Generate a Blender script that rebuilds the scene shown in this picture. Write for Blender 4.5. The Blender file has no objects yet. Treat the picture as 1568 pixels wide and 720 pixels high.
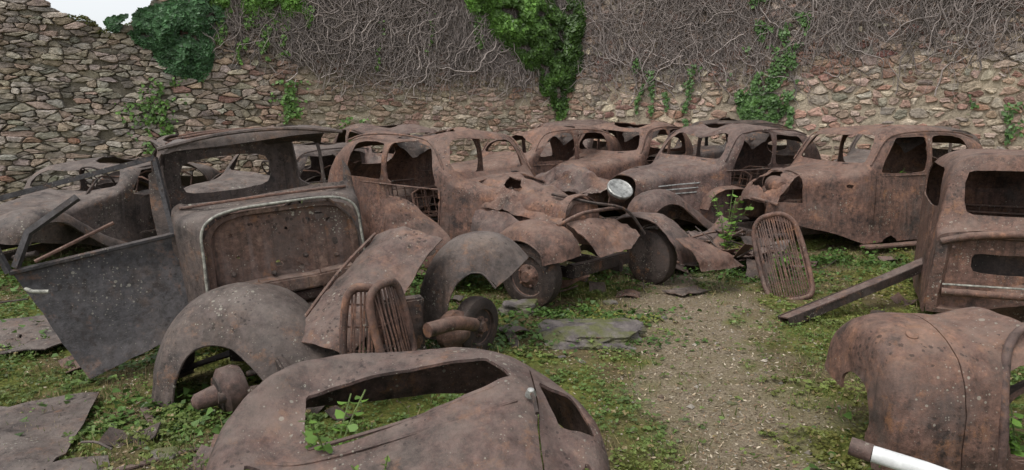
import bpy, math, random, bmesh
import numpy as np
from mathutils import Vector, Matrix, noise
R=random.Random(7); NR=np.random.default_rng(5)
sc=bpy.context.scene
COL=sc.collection
V=Vector

# ---------------------------------------------------------------- materials
class NT:
    def __init__(s,name):
        s.m=bpy.data.materials.new(name); s.m.use_nodes=True
        s.n=s.m.node_tree.nodes; s.l=s.m.node_tree.links
        s.b=s.n['Principled BSDF']
    def add(s,t,**k):
        n=s.n.new(t)
        for a,b in k.items(): setattr(n,a,b)
        return n
    def link(s,a,b): s.l.new(a,b)
    def noise(s,vec,scale,detail=6,rough=.6):
        n=s.add('ShaderNodeTexNoise'); n.inputs['Scale'].default_value=scale
        n.inputs['Detail'].default_value=detail; n.inputs['Roughness'].default_value=rough
        if vec: s.link(vec,n.inputs['Vector'])
        return n.outputs['Fac']
    def ramp(s,fac,stops):
        n=s.add('ShaderNodeValToRGB'); e=n.color_ramp.elements
        while len(e)<len(stops): e.new(.5)
        for i,(p,c) in enumerate(stops):
            e[i].position=p; e[i].color=(*c,1) if len(c)==3 else c
        s.link(fac,n.inputs[0]); return n.outputs[0]
    def mix(s,fac,a,b,mode='MIX'):
        n=s.add('ShaderNodeMixRGB',blend_type=mode)
        for i,v in enumerate((fac,a,b)):
            if isinstance(v,(int,float)): n.inputs[i].default_value=v
            elif isinstance(v,tuple): n.inputs[i].default_value=(*v,1)
            else: s.link(v,n.inputs[i])
        return n.outputs[0]
    def math(s,op,a,b=0.,clamp=False):
        n=s.add('ShaderNodeMath',operation=op); n.use_clamp=clamp
        for i,v in enumerate((a,b)):
            if isinstance(v,(int,float)): n.inputs[i].default_value=v
            else: s.link(v,n.inputs[i])
        return n.outputs[0]
    def bump(s,h,st,dist=.01,prev=None):
        n=s.add('ShaderNodeBump'); n.inputs['Strength'].default_value=st; n.inputs['Distance'].default_value=dist
        s.link(h,n.inputs['Height'])
        if prev: s.link(prev,n.inputs['Normal'])
        return n.outputs[0]

def g3(v): return (v,v,v)
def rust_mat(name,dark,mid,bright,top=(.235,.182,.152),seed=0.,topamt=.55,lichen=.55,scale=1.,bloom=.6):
    t=NT(name)
    tc=t.add('ShaderNodeTexCoord'); mp=t.add('ShaderNodeMapping'); mp.inputs['Location'].default_value=(seed*3.1,seed*1.7,seed)
    t.link(tc.outputs['Object'],mp.inputs[0]); v=mp.outputs[0]
    n1=t.noise(v,3.2*scale,12,.74)
    c=t.ramp(n1,[(.36,dark),(.46,mid),(.54,tuple(x*1.15 for x in mid)),(.64,bright)])
    n2=t.noise(v,21*scale,9,.78)
    c=t.mix(1,c,t.ramp(n2,[(.32,g3(.38)),(.5,g3(.95)),(.68,g3(1.7))]),'MULTIPLY')
    n5=t.noise(v,1.7*scale,10,.78)
    c=t.mix(t.math('MULTIPLY',t.ramp(n5,[(.52,g3(0)),(.60,g3(1))]),.5),c,(.110,.086,.076))
    n6=t.noise(v,5.5*scale,10,.75)
    c=t.mix(t.math('MULTIPLY',t.ramp(n6,[(.56,g3(0)),(.65,g3(1))]),bloom),c,(.28,.130,.060))
    n7=t.noise(v,4.1*scale,11,.78)
    c=t.mix(t.math('MULTIPLY',t.ramp(n7,[(.37,g3(1)),(.44,g3(0))]),.8),c,(.026,.019,.017))
    mp2=t.add('ShaderNodeMapping'); mp2.inputs['Scale'].default_value=(20,20,1.0); t.link(v,mp2.inputs[0])
    n3=t.noise(mp2.outputs[0],1,5,.6)
    c=t.mix(t.math('MULTIPLY',t.ramp(n3,[(.52,g3(0)),(.70,g3(1))]),.40),c,(bright[0]*.9,bright[1]*1.05,bright[2]*1.3))
    c=t.mix(t.math('MULTIPLY',t.ramp(n3,[(.30,g3(1)),(.43,g3(0))]),.6),c,(.026,.020,.018))
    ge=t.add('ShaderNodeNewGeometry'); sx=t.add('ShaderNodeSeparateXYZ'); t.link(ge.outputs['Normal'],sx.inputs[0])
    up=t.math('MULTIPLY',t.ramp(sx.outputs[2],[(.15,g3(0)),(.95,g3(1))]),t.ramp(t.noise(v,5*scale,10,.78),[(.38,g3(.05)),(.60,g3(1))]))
    c=t.mix(t.math('MULTIPLY',up,topamt),c,top)  # up-facing faces tinted paler: dust and lichen, plus sky light painted into the colour
    for sc_,th in ((13,.22),(30,.34),(70,.40)):
        vo=t.add('ShaderNodeTexVoronoi'); vo.inputs['Scale'].default_value=sc_; t.link(v,vo.inputs['Vector'])
        se=t.add('ShaderNodeSeparateColor'); t.link(vo.outputs['Color'],se.inputs[0])
        dd=t.math('ADD',vo.outputs['Distance'],t.math('MULTIPLY',t.math('SUBTRACT',n2,.5),.35))
        lim=t.math('MULTIPLY',t.math('MULTIPLY',t.math('POWER',se.outputs[0],2.6),th),t.ramp(t.noise(v,3.1,4,.5),[(.42,g3(.15)),(.64,g3(1))]))
        sp=t.math('LESS_THAN',dd,lim)
        c=t.mix(t.math('MULTIPLY',sp,lichen),c,(.35,.33,.27))
    vo=t.add('ShaderNodeTexVoronoi'); vo.inputs['Scale'].default_value=26; t.link(v,vo.inputs['Vector'])
    sp=t.math('LESS_THAN',t.math('ADD',vo.outputs['Distance'],t.math('MULTIPLY',t.math('SUBTRACT',n2,.5),.9)),t.math('MULTIPLY',t.ramp(t.noise(v,2.9,3,.5),[(.46,g3(0)),(.70,g3(1))]),.34))
    c=t.mix(t.math('MULTIPLY',sp,.6),c,(.02,.014,.012))
    t.link(c,t.b.inputs['Base Color'])
    t.link(t.ramp(n1,[(.35,g3(.5)),(.65,g3(.85))]),t.b.inputs['Roughness']); t.b.inputs['Specular IOR Level'].default_value=.4
    b=t.bump(t.noise(v,75,6,.75),.6,.006); b=t.bump(n2,.6,.02,b); b=t.bump(n7,.3,.03,b)
    t.link(b,t.b.inputs['Normal'])
    return t.m

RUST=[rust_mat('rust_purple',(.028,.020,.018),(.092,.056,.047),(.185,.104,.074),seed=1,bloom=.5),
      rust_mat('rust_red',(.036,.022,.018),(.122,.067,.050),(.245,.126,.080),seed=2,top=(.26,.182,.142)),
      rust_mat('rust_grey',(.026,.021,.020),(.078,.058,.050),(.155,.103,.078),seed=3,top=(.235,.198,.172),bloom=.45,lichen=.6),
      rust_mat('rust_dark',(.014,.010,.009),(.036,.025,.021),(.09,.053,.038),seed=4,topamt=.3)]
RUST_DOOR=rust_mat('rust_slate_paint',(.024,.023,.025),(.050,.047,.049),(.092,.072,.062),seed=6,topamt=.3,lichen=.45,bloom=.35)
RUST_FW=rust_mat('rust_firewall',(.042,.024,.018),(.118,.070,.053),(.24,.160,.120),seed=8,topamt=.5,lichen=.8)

def simple_mat(name,c,rough=.8,var=.35,scale=20,metal=0,bump=.3):
    t=NT(name); tc=t.add('ShaderNodeTexCoord'); v=tc.outputs['Object']
    n=t.noise(v,scale,6,.65)
    t.link(t.mix(1,tuple(c),t.ramp(n,[(.3,g3(1-var)),(.7,g3(1+var))]),'MULTIPLY'),t.b.inputs['Base Color'])
    t.b.inputs['Roughness'].default_value=rough; t.b.inputs['Metallic'].default_value=metal
    t.link(t.bump(n,bump,.01),t.b.inputs['Normal']); return t.m
TRIM=simple_mat('weathered_trim',(.24,.235,.20),.5,.8,30)
CHROME=simple_mat('dull_chrome',(.32,.32,.30),.4,.6,25,.5)
WHITEPIPE=simple_mat('white_plastic',(.62,.63,.62),.45,.3,9)
GLASSY=simple_mat('lamp_lens',(.08,.09,.09),.22,.8,14)

def attr_mat(name,rough=.85,bscale=30,bstr=.5,bdist=.02,var=.4,trans=0.,spec=.3,smear=None):
    t=NT(name); a=t.add('ShaderNodeAttribute',attribute_name='Col')
    tc=t.add('ShaderNodeTexCoord'); v=tc.outputs['Object']
    n=t.noise(v,bscale,9,.75)
    c=a.outputs['Color']
    if smear:
        c=t.mix(t.math('MULTIPLY',t.ramp(t.noise(v,3.2,9,.75),[(.47,g3(0)),(.62,g3(1))]),.4),c,smear)
        c=t.mix(t.math('MULTIPLY',t.ramp(t.noise(v,1.3,9,.7),[(.50,g3(0)),(.66,g3(1))]),.40),c,(.11,.095,.08))
    c=t.mix(1,c,t.ramp(n,[(.25,g3(1-var)),(.75,g3(1+var))]),'MULTIPLY')
    t.link(c,t.b.inputs['Base Color']); t.b.inputs['Roughness'].default_value=rough
    t.b.inputs['Specular IOR Level'].default_value=spec
    if bstr: t.link(t.bump(n,bstr,bdist),t.b.inputs['Normal'])
    if trans:
        tr=t.add('ShaderNodeBsdfTranslucent'); t.link(c,tr.inputs[0])
        ms=t.add('ShaderNodeMixShader'); ms.inputs[0].default_value=trans
        t.link(t.b.outputs[0],ms.inputs[1]); t.link(tr.outputs[0],ms.inputs[2])
        t.link(ms.outputs[0],t.n['Material Output'].inputs[0])
    return t.m
STONE=attr_mat('rubble_stone',.92,14,.9,.04,.62,spec=.12,smear=(.39,.31,.23))
LEAF=attr_mat('leaf',.45,12,0,0,.15,.25,.4)
BARK=attr_mat('dry_vine',.9,25,0,0,.4)
t=NT('mortar'); tc=t.add('ShaderNodeTexCoord'); v=tc.outputs['Object']; a=t.add('ShaderNodeAttribute',attribute_name='Col')
n=t.noise(v,8,12,.8)
t.link(t.mix(1,a.outputs['Color'],t.ramp(n,[(.3,g3(.4)),(.5,g3(.9)),(.7,g3(1.3))]),'MULTIPLY'),t.b.inputs['Base Color'])
t.b.inputs['Roughness'].default_value=.95; t.link(t.bump(n,1,.08),t.b.inputs['Normal']); MORTAR=t.m

# ---------------------------------------------------------------- helpers
def obj(name,verts,faces,mat,parent=None,smooth=False,cols=None):
    me=bpy.data.meshes.new(name); me.from_pydata([tuple(x) for x in verts],[],faces)
    if cols is not None:
        at=me.color_attributes.new('Col','FLOAT_COLOR','POINT')
        arr=np.ones((len(verts),4),dtype=np.float32); arr[:,:3]=np.array(cols); at.data.foreach_set('color',arr.ravel())
    me.materials.append(mat); o=bpy.data.objects.new(name,me); COL.objects.link(o)
    if smooth: me.shade_smooth()
    if parent: o.parent=parent
    return o
def empty(name,loc=(0,0,0),heading=0.,tilt=(0,0)):
    e=bpy.data.objects.new(name,None); COL.objects.link(e); e.location=loc
    e.rotation_euler=(math.radians(tilt[0]),math.radians(tilt[1]),math.radians(heading)); e.empty_display_size=.2; return e
def cat(p,n):
    p=[tuple(q) for q in p]; P=[tuple(2*a-b for a,b in zip(p[0],p[1]))]+p+[tuple(2*a-b for a,b in zip(p[-1],p[-2]))]
    out=[]
    segs=len(p)-1
    for i in range(n):
        u=i/(n-1)*segs; k=min(int(u),segs-1); f=u-k
        a,b,c,d=P[k:k+4]
        out.append(tuple(.5*((2*B)+(-A+C)*f+(2*A-5*B+4*C-D)*f*f+(-A+3*B-3*C+D)*f**3) for A,B,C,D in zip(a,b,c,d)))
    return out
def grid(rows):
    m=len(rows[0]); vs=[p for r in rows for p in r]
    fs=[(i*m+j,i*m+j+1,(i+1)*m+j+1,(i+1)*m+j) for i in range(len(rows)-1) for j in range(m-1)]
    return vs,fs
def bake(o):
    dg=bpy.context.evaluated_depsgraph_get(); me=bpy.data.meshes.new_from_object(o.evaluated_get(dg))
    o.modifiers.clear(); o.data=me
def deform(o,amp,freq,seed,fine=0.):
    s=V((seed*7.3,seed*3.1,seed*1.9))
    for v in o.data.vertices:
        d=noise.noise_vector(v.co*freq+s)*amp
        if fine: d+=noise.noise_vector(v.co*freq*5+s)*fine
        v.co+=d
def dent(o,c,r,vec):
    c=V(c);vec=V(vec)
    for v in o.data.vertices:
        d=(v.co-c).length/r
        if d<1: v.co+=vec*(1-d*d)**2
def finish(o,ang=.7):
    o.data.shade_smooth(); o.data.set_sharp_from_angle(angle=ang)
def prism(pts,axis,a,b):
    n=len(pts); vs=[]
    for t_ in (a,b):
        for p in pts:
            q=list(p); q.insert(axis,t_); vs.append(q)
    fs=[tuple(range(n))[::-1],tuple(range(n,2*n))]+[(i,(i+1)%n,n+(i+1)%n,n+i) for i in range(n)]
    me=bpy.data.meshes.new('cut'); me.from_pydata(vs,[],fs)
    bm=bmesh.new(); bm.from_mesh(me); bmesh.ops.recalc_face_normals(bm,faces=bm.faces); bm.to_mesh(me); bm.free()
    o=bpy.data.objects.new('cut',me); COL.objects.link(o); return o
def rr(pts,r=.3):
    for q in (r,.25):
        out=[]
        for i in range(len(pts)):
            a=pts[i]; b=pts[(i+1)%len(pts)]
            out.append(tuple(x+(y-x)*q for x,y in zip(a,b))); out.append(tuple(x+(y-x)*(1-q) for x,y in zip(a,b)))
        pts=out
    return pts
def rect(a,b,c,d,r=.18): return rr([(a,c),(b,c),(b,d),(a,d)],r)
def ragged(cx,cy,rx,ry,seed,n=22):
    rg=random.Random(seed); ph=rg.random()*6
    return [(cx+rx*math.cos(a)*(1+.25*math.sin(3*a+ph)+rg.uniform(-.2,.2)),cy+ry*math.sin(a)*(1+.25*math.sin(2*a+ph)+rg.uniform(-.2,.2))) for a in [2*math.pi*i/n for i in range(n)]]
def cut(o,cutters):
    """apply cuts one at a time; skip a cutter that breaks the shell"""
    for c in cutters:
        before=o.data; nb=len(before.vertices)
        m=o.modifiers.new('b','BOOLEAN'); m.object=c; m.operation='DIFFERENCE'; m.solver='EXACT'
        bpy.context.view_layer.update(); bake(o)
        if len(o.data.vertices)<nb*.60: o.data=before
    for c in cutters: bpy.data.objects.remove(c)
def solid(o,th,off=0):
    m=o.modifiers.new('s','SOLIDIFY'); m.thickness=th; m.offset=off; bpy.context.view_layer.update(); bake(o)
def sheet(name,rows,mat,parent=None,nu=24,nv=24,th=.012,amp=.012,seed=1,cuts=None,ang=.7,fine=.3):
    r1=[cat(r,nu) for r in rows]; cols_=[cat([r[j] for r in r1],nv) for j in range(nu)]
    vs,fs=grid(cols_); o=obj(name,vs,fs,mat,parent)
    p=o.parent; o.parent=None
    solid(o,th)
    if cuts: cut(o,cuts)
    deform(o,amp,2.5,seed,amp*fine); o.parent=p; finish(o,ang); return o
def tube(name,pts,r,mat,parent=None,n=8,closed=False,smooth_n=0,wob=0):
    if smooth_n: pts=cat(pts,smooth_n)
    pts=[V(p) for p in pts]; vs=[];fs=[]; m=len(pts)
    up0=None
    for i,p in enumerate(pts):
        if closed: d=(pts[(i+1)%m]-pts[i-1])
        else: d=pts[min(i+1,m-1)]-pts[max(i-1,0)]
        d.normalize()
        if up0 is None: up0=d.orthogonal()
        u=(up0-d*up0.dot(d)).normalized(); up0=u; w=d.cross(u)
        rad=r[i] if isinstance(r,(list,tuple)) else r
        for k in range(n):
            a=2*math.pi*k/n; vs.append(p+(u*math.cos(a)+w*math.sin(a))*rad*(1+R.uniform(-wob,wob)))
    for i in range(m if closed else m-1):
        j=(i+1)%m
        for k in range(n): fs.append((i*n+k,i*n+(k+1)%n,j*n+(k+1)%n,j*n+k))
    if not closed: fs+= [tuple(range(n))[::-1],tuple(range((m-1)*n,m*n))]
    o=obj(name,vs,fs,mat,parent); finish(o,.9); return o
def lathe(name,prof,c,axis,mat,parent=None,n=28):
    ax=V(axis).normalized(); u=ax.orthogonal().normalized(); w=ax.cross(u); c=V(c); vs=[];fs=[]
    for (d,r) in prof:
        for k in range(n):
            a=2*math.pi*k/n; vs.append(c+ax*d+(u*math.cos(a)+w*math.sin(a))*r)
    for i in range(len(prof)-1):
        for k in range(n): fs.append((i*n+k,i*n+(k+1)%n,(i+1)*n+(k+1)%n,(i+1)*n+k))
    fs+=[tuple(range(n))[::-1],tuple(range((len(prof)-1)*n,len(prof)*n))]
    o=obj(name,vs,fs,mat,parent); finish(o,.6); return o
def box(name,c,s,mat,parent=None,rot=(0,0,0),bev=.012,amp=.0):
    M=Matrix.Translation(c)@ (Matrix.Rotation(rot[2],4,'Z')@Matrix.Rotation(rot[1],4,'Y')@Matrix.Rotation(rot[0],4,'X'))
    bm=bmesh.new(); bmesh.ops.create_cube(bm,size=1)
    for v in bm.verts: v.co=V((v.co.x*s[0],v.co.y*s[1],v.co.z*s[2]))
    bmesh.ops.bevel(bm,geom=bm.edges[:],offset=min(bev,min(s)*.3),segments=2,affect='EDGES')
    bmesh.ops.subdivide_edges(bm,edges=bm.edges[:],cuts=2,use_grid_fill=True)
    for v in bm.verts: v.co=M@v.co
    me=bpy.data.meshes.new(name); bm.to_mesh(me); bm.free(); me.materials.append(mat)
    o=bpy.data.objects.new(name,me); COL.objects.link(o)
    if amp: deform(o,amp,4,R.random()*9)
    finish(o,.6)
    if parent: o.parent=parent
    return o

def section(x,z0,zb,zt,w0,wb,p,nl=6,nu=13):
    pts=[]
    for i in range(nl): 
        f=i/nl; pts.append((x,w0+(wb-w0)*f,z0+(zb-z0)*f))
    for i in range(nu+1):
        a=math.pi/2*i/nu; c=math.cos(a); s=math.sin(a)
        c=max(c,0)**p; s=s**p
        pts.append((x,wb*c,zb+(zt-zb)*s))
    return pts+[(q[0],-q[1],q[2]) for q in reversed(pts[:-1])]
def shell(name,stations,parent,mat,cuts,n=54,tail=True,th=.012,amp=.02,seed=1,dents=(),fine=.006,auto=6):
    st=cat(stations,n)
    rows=[section(*s) for s in st]
    vs,fs=grid(rows)
    m=len(rows[0])
    if tail: 
        r=rows[0]; cz=sum(p[2] for p in r)/m
        base=len(vs); 
        for k,q in enumerate((.8,.4)):
            vs+=[(p[0]-.03*(k+1),p[1]*q,cz+(p[2]-cz)*q) for p in r]
            b0=0 if k==0 else base+(k-1)*m
            fs+=[(b0+j+1,b0+j,base+k*m+j,base+k*m+j+1) for j in range(m-1)]
        fs.append(tuple(range(base+m,base+2*m)))
    o=obj(name,vs,fs,mat); solid(o,th)
    if cuts: cut(o,cuts)
    deform(o,amp,1.6,seed,fine)
    for d in dents: dent(o,*d)
    rg=random.Random(seed*3)
    vv=o.data.vertices
    for _ in range(auto):
        c=vv[rg.randrange(len(vv))].co.copy(); inn=V((0,-c.y,.7-c.z)).normalized(); dent(o,c,rg.uniform(.15,.4),inn*rg.uniform(.02,.08))
    o.parent=parent; finish(o,.6); return o

def fender(name,path,side,width,drop,parent,mat,n=34,m=14,amp=.008,seed=1,flip=1,far=.15,th=.01):
    P=[V(p) for p in cat(path,n)]; side=V(side).normalized(); rows=[]
    for i,p in enumerate(P):
        d=(P[min(i+1,n-1)]-P[max(i-1,0)]).normalized(); nr=side.cross(d)*flip; nr.normalize()
        r=[]
        for j in range(m):
            s=j/(m-1)
            if s<.55: q=1-s/.55; dn=drop*(1-math.sqrt(max(0,1-q*q))) if q<.96 else drop*1.0
            else: q=(s-.55)/.45; dn=far*drop*q*q
            r.append(p+side*(s-.5)*width-nr*dn)
        rows.append([tuple(x) for x in r])
    vs,fs=grid(rows); o=obj(name,vs,fs,mat); solid(o,th); deform(o,amp,3,seed,amp*.4); o.parent=parent; finish(o,.8)
    tube(name+'_bead',[r[0] for r in rows],.008,mat,parent,6)
    return o
def wheel(name,c,axis,r,w,parent,tyre=True,mat=None):
    e=mat or RUST[1]
    if tyre:
        lathe(name+'_tyre',[(-w/2,r*.62),(-w/2,r*.85),(-w*.38,r*.97),(0,r),(w*.38,r*.97),(w/2,r*.85),(w/2,r*.62),(w*.3,r*.6)],c,axis,RUST[3],parent)
    lathe(name+'_disc',[(-w*.35,r*.66),(w*.42,r*.66),(w*.30,r*.58),(w*.18,r*.5),(w*.30,r*.36),(w*.40,r*.24),(w*.62,r*.16),(w*.62,r*.02)],c,axis,e,parent)
    ax=V(axis).normalized(); u=ax.orthogonal().normalized(); q=ax.cross(u)
    for k in range(5):
        a=2*math.pi*k/5; p=V(c)+ax*w*.36+(u*math.cos(a)+q*math.sin(a))*r*.3
        lathe(name+'_nut_%d'%k,[(0,.012),(.02,.012),(.024,.004)],p,axis,e,parent,6)
def grille(name,w,h,mat,parent,M,bars=13,bow=.06):
    prof=[(-.42,0),(-.5,.25),(-.5,.6),(-.44,.86),(-.25,.98),(0,1.0),(.25,.98),(.44,.86),(.5,.6),(.5,.25),(.42,0),(0,-.03)]
    loop=[M@V((x*w,bow*(1-4*x*x)*-1,z*h)) for x,z in cat(prof+[prof[0]],50)[:-1]]
    tube(name+'_frame',loop,.024,mat,parent,8,True)
    loop2=[M@V((x*w*.9,bow*(1-4*x*x)*-1+.02,z*h*.93+.03*h)) for x,z in cat(prof+[prof[0]],50)[:-1]]
    tube(name+'_inner_frame',loop2,.012,mat,parent,6,True)
    for i in range(bars):
        x=-.42+.84*i/(bars-1); top=.97-.9*abs(x)**3.2*2
        b=R.uniform(-.008,.008)
        pts=[M@V((x*w+b*math.sin(z*3),-bow*(1-4*x*x)+.004+.006*math.sin(z*7+i),z*h)) for z in (.01,.3,.6,top)]
        tube(name+'_bar_%d'%i,pts,.007,mat,parent,5)
    for z in (.2,.5,.78):
        tube(name+'_cross_%d'%int(z*10),[M@V((x*w,-bow*(1-4*x*x)+.022,z*h)) for x in (-.46,-.2,0,.2,.46)],.006,mat,parent,5)
def headlamp(c,axis,r,parent,mat):
    lathe('headlamp_bowl',[(-r*1.2,r*.08),(-r*1.1,r*.4),(-r*.7,r*.8),(-r*.2,r*1.0),(0,r*1.04)],c,axis,mat,parent)
    lathe('headlamp_rim',[(-.012,r*1.05),(0,r*1.09),(.02,r*1.08),(.026,r*.98),(.02,r*.90)],c,axis,CHROME,parent)
    lathe('headlamp_reflector',[(.015,r*.93),(-.02,r*.80),(-.05,r*.5),(-.06,r*.02)],c,axis,GLASSY,parent)
def interior(p,mat,x0=-1.6,x1=-.5,w=.5,zf=.28,full=True,cloth=False):
    box('floor_pan',((x0+x1)/2+.25,0,zf-.06),(1.7,2*w+.15,.03),mat,p,amp=.02)
    for sx,sb in ((x1,.42),(x0+.25,.45)):
        tube('seat_frame',[(sx+.2,-w*.9,zf+.2),(sx+.2,w*.9,zf+.2),(sx-.2,w*.9,zf+.18),(sx-.2,-w*.9,zf+.18)],.014,RUST[1],p,6,True)
        tube('seat_back_frame',[(sx-.2,-w*.88,zf+.18),(sx-.32,-w*.85,zf+.55),(sx-.33,-w*.6,zf+.60),(sx-.33,w*.6,zf+.60),(sx-.32,w*.85,zf+.55),(sx-.2,w*.88,zf+.18)],.014,RUST[1],p,6)
        if not full: continue
        for i in range(7):
            y=-w*.75+w*1.5*i/6
            tube('seat_wire',[(sx+.2,y,zf+.2),(sx,y,zf+.22),(sx-.2,y,zf+.18),(sx-.28,y,zf+.4),(sx-.33,y,zf+.60)],.006,RUST[1],p,4)
        for k in range(4): tube('seat_wire',[(sx-.2-.033*k,-w*.85,zf+.2+.1*k),(sx-.2-.033*k,w*.85,zf+.2+.1*k)],.006,RUST[1],p,4)
    if cloth:
        # sagging headlining remains hanging under the roof
        sheet('headlining_remnant',[[(x0+.3,-w*.8,1.46),(x0+.3,0,1.47),(x0+.3,w*.8,1.45)],[(x0+.45,-w*.7,1.33),(x0+.5,.05,1.36),(x0+.42,w*.6,1.26)],[(x0+.55,-w*.5,1.22),(x0+.6,.1,1.30),(x0+.5,w*.4,1.17)]],RUST[3],p,16,12,.005,.06,x0*7,None,.5,.5)
    q=V((x1+.42,.3,.93)); ax=V((-.7,0,.6)).normalized(); u=ax.orthogonal().normalized(); z=ax.cross(u)
    tube('steering_wheel',[q+(u*math.cos(a)+z*math.sin(a))*.2 for a in np.linspace(0,2*math.pi,25)[:-1]],.011,mat,p,6,True)
    tube('steering_column',[q,q-ax*.55],.014,mat,p,6)
    for a in (0,2.1,4.2): tube('steering_spoke',[q,q+(u*math.cos(a)+z*math.sin(a))*.2],.008,mat,p,5)
def engine(p,mat,c=(.65,0,.55),s=1.):
    c=V(c)
    box('engine_block',c,(.5*s,.22*s,.28*s),mat,p,amp=.01); box('engine_head',c+V((0,0,.17*s)),(.46*s,.16*s,.07*s),mat,p)
    for i in range(4): lathe('spark_boss_%d'%i,[(0,.025),(.06,.02),(.09,.012)],c+V((-.17*s+.11*s*i,0,.2*s)),(0,0,1),mat,p,10)
    tube('manifold',[c+V((-.2,.14,.08)),c+V((0,.2,.06)),c+V((.2,.16,.04)),c+V((.25,.2,-.25))],.035,mat,p,8,smooth_n=12)
    lathe('air_filter',[(0,.07),(.02,.09),(.16,.09),(.18,.05)],c+V((.08,-.14,.12)),(1,0,.3),mat,p,18)
    lathe('fan_pulley',[(0,.08),(.015,.09),(.03,.06),(.05,.03)],c+V((.27*s,0,.02)),(1,0,0),mat,p,18)

SEDAN=[(-2.42,.42,.62,.80,.42,.42,.8),(-2.25,.28,.80,1.06,.58,.58,.65),(-2.0,.16,.90,1.33,.68,.66,.5),(-1.6,.12,.93,1.50,.73,.69,.45),
       (-1.0,.12,.94,1.555,.75,.70,.43),(-.45,.12,.94,1.53,.75,.70,.43),(-.24,.12,.94,1.46,.74,.69,.45),(.03,.12,.93,1.10,.72,.66,.5),
       (.14,.14,.90,1.05,.68,.60,.6),(.5,.28,.80,1.01,.52,.46,.7),(.9,.36,.74,.98,.40,.36,.75),(1.22,.40,.70,.92,.30,.28,.8)]
def sedan(name,loc,heading,mat,seed,zs=1.,tilt=(0,0),stations=None,doors=(0,0),wheels=False,hood=True,eng=False,roofhole=False,fend=(1,1,1,1),dents=(),louvres=False,extra=None,lamps=(),amp=.034,holes=1,near=True):
    p=empty(name,loc,heading,tilt)
    st=[tuple(s) for s in (stations or SEDAN)]
    if not hood: st=[s for s in st if s[0]<.3]
    st=[(s[0],s[1],s[2]*zs,s[3]*zs,s[4],s[5],s[6]) for s in st]
    z=lambda a:a*zs
    cs=[prism(rr([(-.87,z(.985)),(-.10,z(.985)),(-.35,z(1.42)),(-.86,z(1.44))],.10),1,-2,2),
        prism(rr([(-1.68,z(.985)),(-.94,z(.985)),(-.94,z(1.44)),(-1.52,z(1.41))],.13),1,-2,2),
        prism(rr([(-.58,z(1.105)),(.58,z(1.105)),(.49,z(1.44)),(-.49,z(1.44))],.09),0,-.5,.6),
        prism(rect(-.36,.36,z(1.05),z(1.30),.22),0,-3,-1.78),
        prism([(-1.35,-.05),(-1.35+.0,.1)]+[(-1.75+.4*math.cos(a),.25+.36*math.sin(a)) for a in np.linspace(0,math.pi,12)]+[(-2.15,-.05)],1,-2,2)]
    if near:
        for x in (-.06,-.90): cs.append(prism([(x,.22),(x+.010,.22),(x+.010,z(.93)),(x,z(.93))],1,-2,2))
        cs.append(prism([(-1.66,.5),(-1.65,.5),(-1.65,z(.93)),(-1.66,z(.93))],1,-2,2))
    if doors[0]: cs.append(prism(rect(-.84,-.08,.24,z(1.02),.1),1,-2,-.1))
    if doors[1]: cs.append(prism(rect(-.84,-.08,.24,z(1.02),.1),1,.1,2))
    rg=random.Random(seed*17)
    if roofhole: cs.append(prism(ragged(-1.08,0,.46,.42,seed),2,z(1.3),2.2))
    if holes and near:
        for k in range(4): cs.append(prism(ragged(rg.uniform(-1.9,.9),rg.uniform(.10,.22),rg.uniform(.08,.25),rg.uniform(.05,.13),seed+k*5,14),1,*((-2,0) if k%2 else (0,2))))
        for k in range(4): cs.append(prism(ragged(rg.uniform(-1.8,.6),rg.uniform(.4,.85),rg.uniform(.015,.05),rg.uniform(.012,.04),seed+k*7,10),1,*((-2,0) if k%2 else (0,2))))
        for k in range(2): cs.append(prism(ragged(rg.uniform(-1.6,-.5),rg.uniform(-.55,.55),.08,.06,seed+50+k,12),2,z(1.3),2.2))
        if hood: cs.append(prism(ragged(rg.uniform(.3,.9),rg.uniform(-.2,.2),.06,.04,seed+51,12),2,z(.9),2.2))
    if extra: cs+=extra(z)
    shell('body_shell',st,p,mat,cs,seed=seed,amp=amp,dents=dents)
    for i,(sd,on) in enumerate(((-1,fend[0]),(1,fend[1]))):
        if on: fender('front_wing_%d'%i,[(1.55,sd*.60,.46),(1.50,sd*.61,.60),(1.36,sd*.62,.71),(1.15,sd*.62,.755),(.9,sd*.62,.70),(.62,sd*.64,.50),(.35,sd*.68,.32),(.1,sd*.71,.22)],(0,-sd,0),.38,.15,p,mat,seed=seed+i,flip=-sd,amp=.02)
    for i,(sd,on) in enumerate(((-1,fend[2]),(1,fend[3]))):
        if on: fender('rear_wing_%d'%i,[(-1.25,sd*.74,.18),(-1.32,sd*.74,.42),(-1.5,sd*.74,.62),(-1.78,sd*.72,.70),(-2.05,sd*.68,.62),(-2.3,sd*.62,.42),(-2.42,sd*.58,.2)],(0,-sd,0),.26,.16,p,mat,seed=seed+3+i,flip=sd,amp=.015)
    for i,sd in enumerate((-1,1)):
        tube('belt_moulding_%d'%i,[(x,sd*(w+.006),z(.95)) for x,w in ((-2.0,.66),(-1.6,.69),(-1,.70),(-.4,.70),(0,.66))],.009,mat,p,6,smooth_n=14)
        tube('rain_gutter_%d'%i,[(-1.75,sd*.60,z(1.40)),(-1.4,sd*.635,z(1.465)),(-.9,sd*.645,z(1.485)),(-.45,sd*.64,z(1.46)),(-.22,sd*.62,z(1.38)),(.0,sd*.64,z(1.08))],.011,mat,p,6,smooth_n=22)
        tube('door_handle_%d'%i,[(-.80,sd*.745,.83),(-.76,sd*.775,.83),(-.68,sd*.775,.825)],.009,CHROME if R.random()<.3 else mat,p,6)
        box('running_board_%d'%i,(-.5,sd*.80,.10),(1.3,.18,.03),mat,p,amp=.03)
    interior(p,RUST[3],full=near,cloth=zs>.95)
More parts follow.
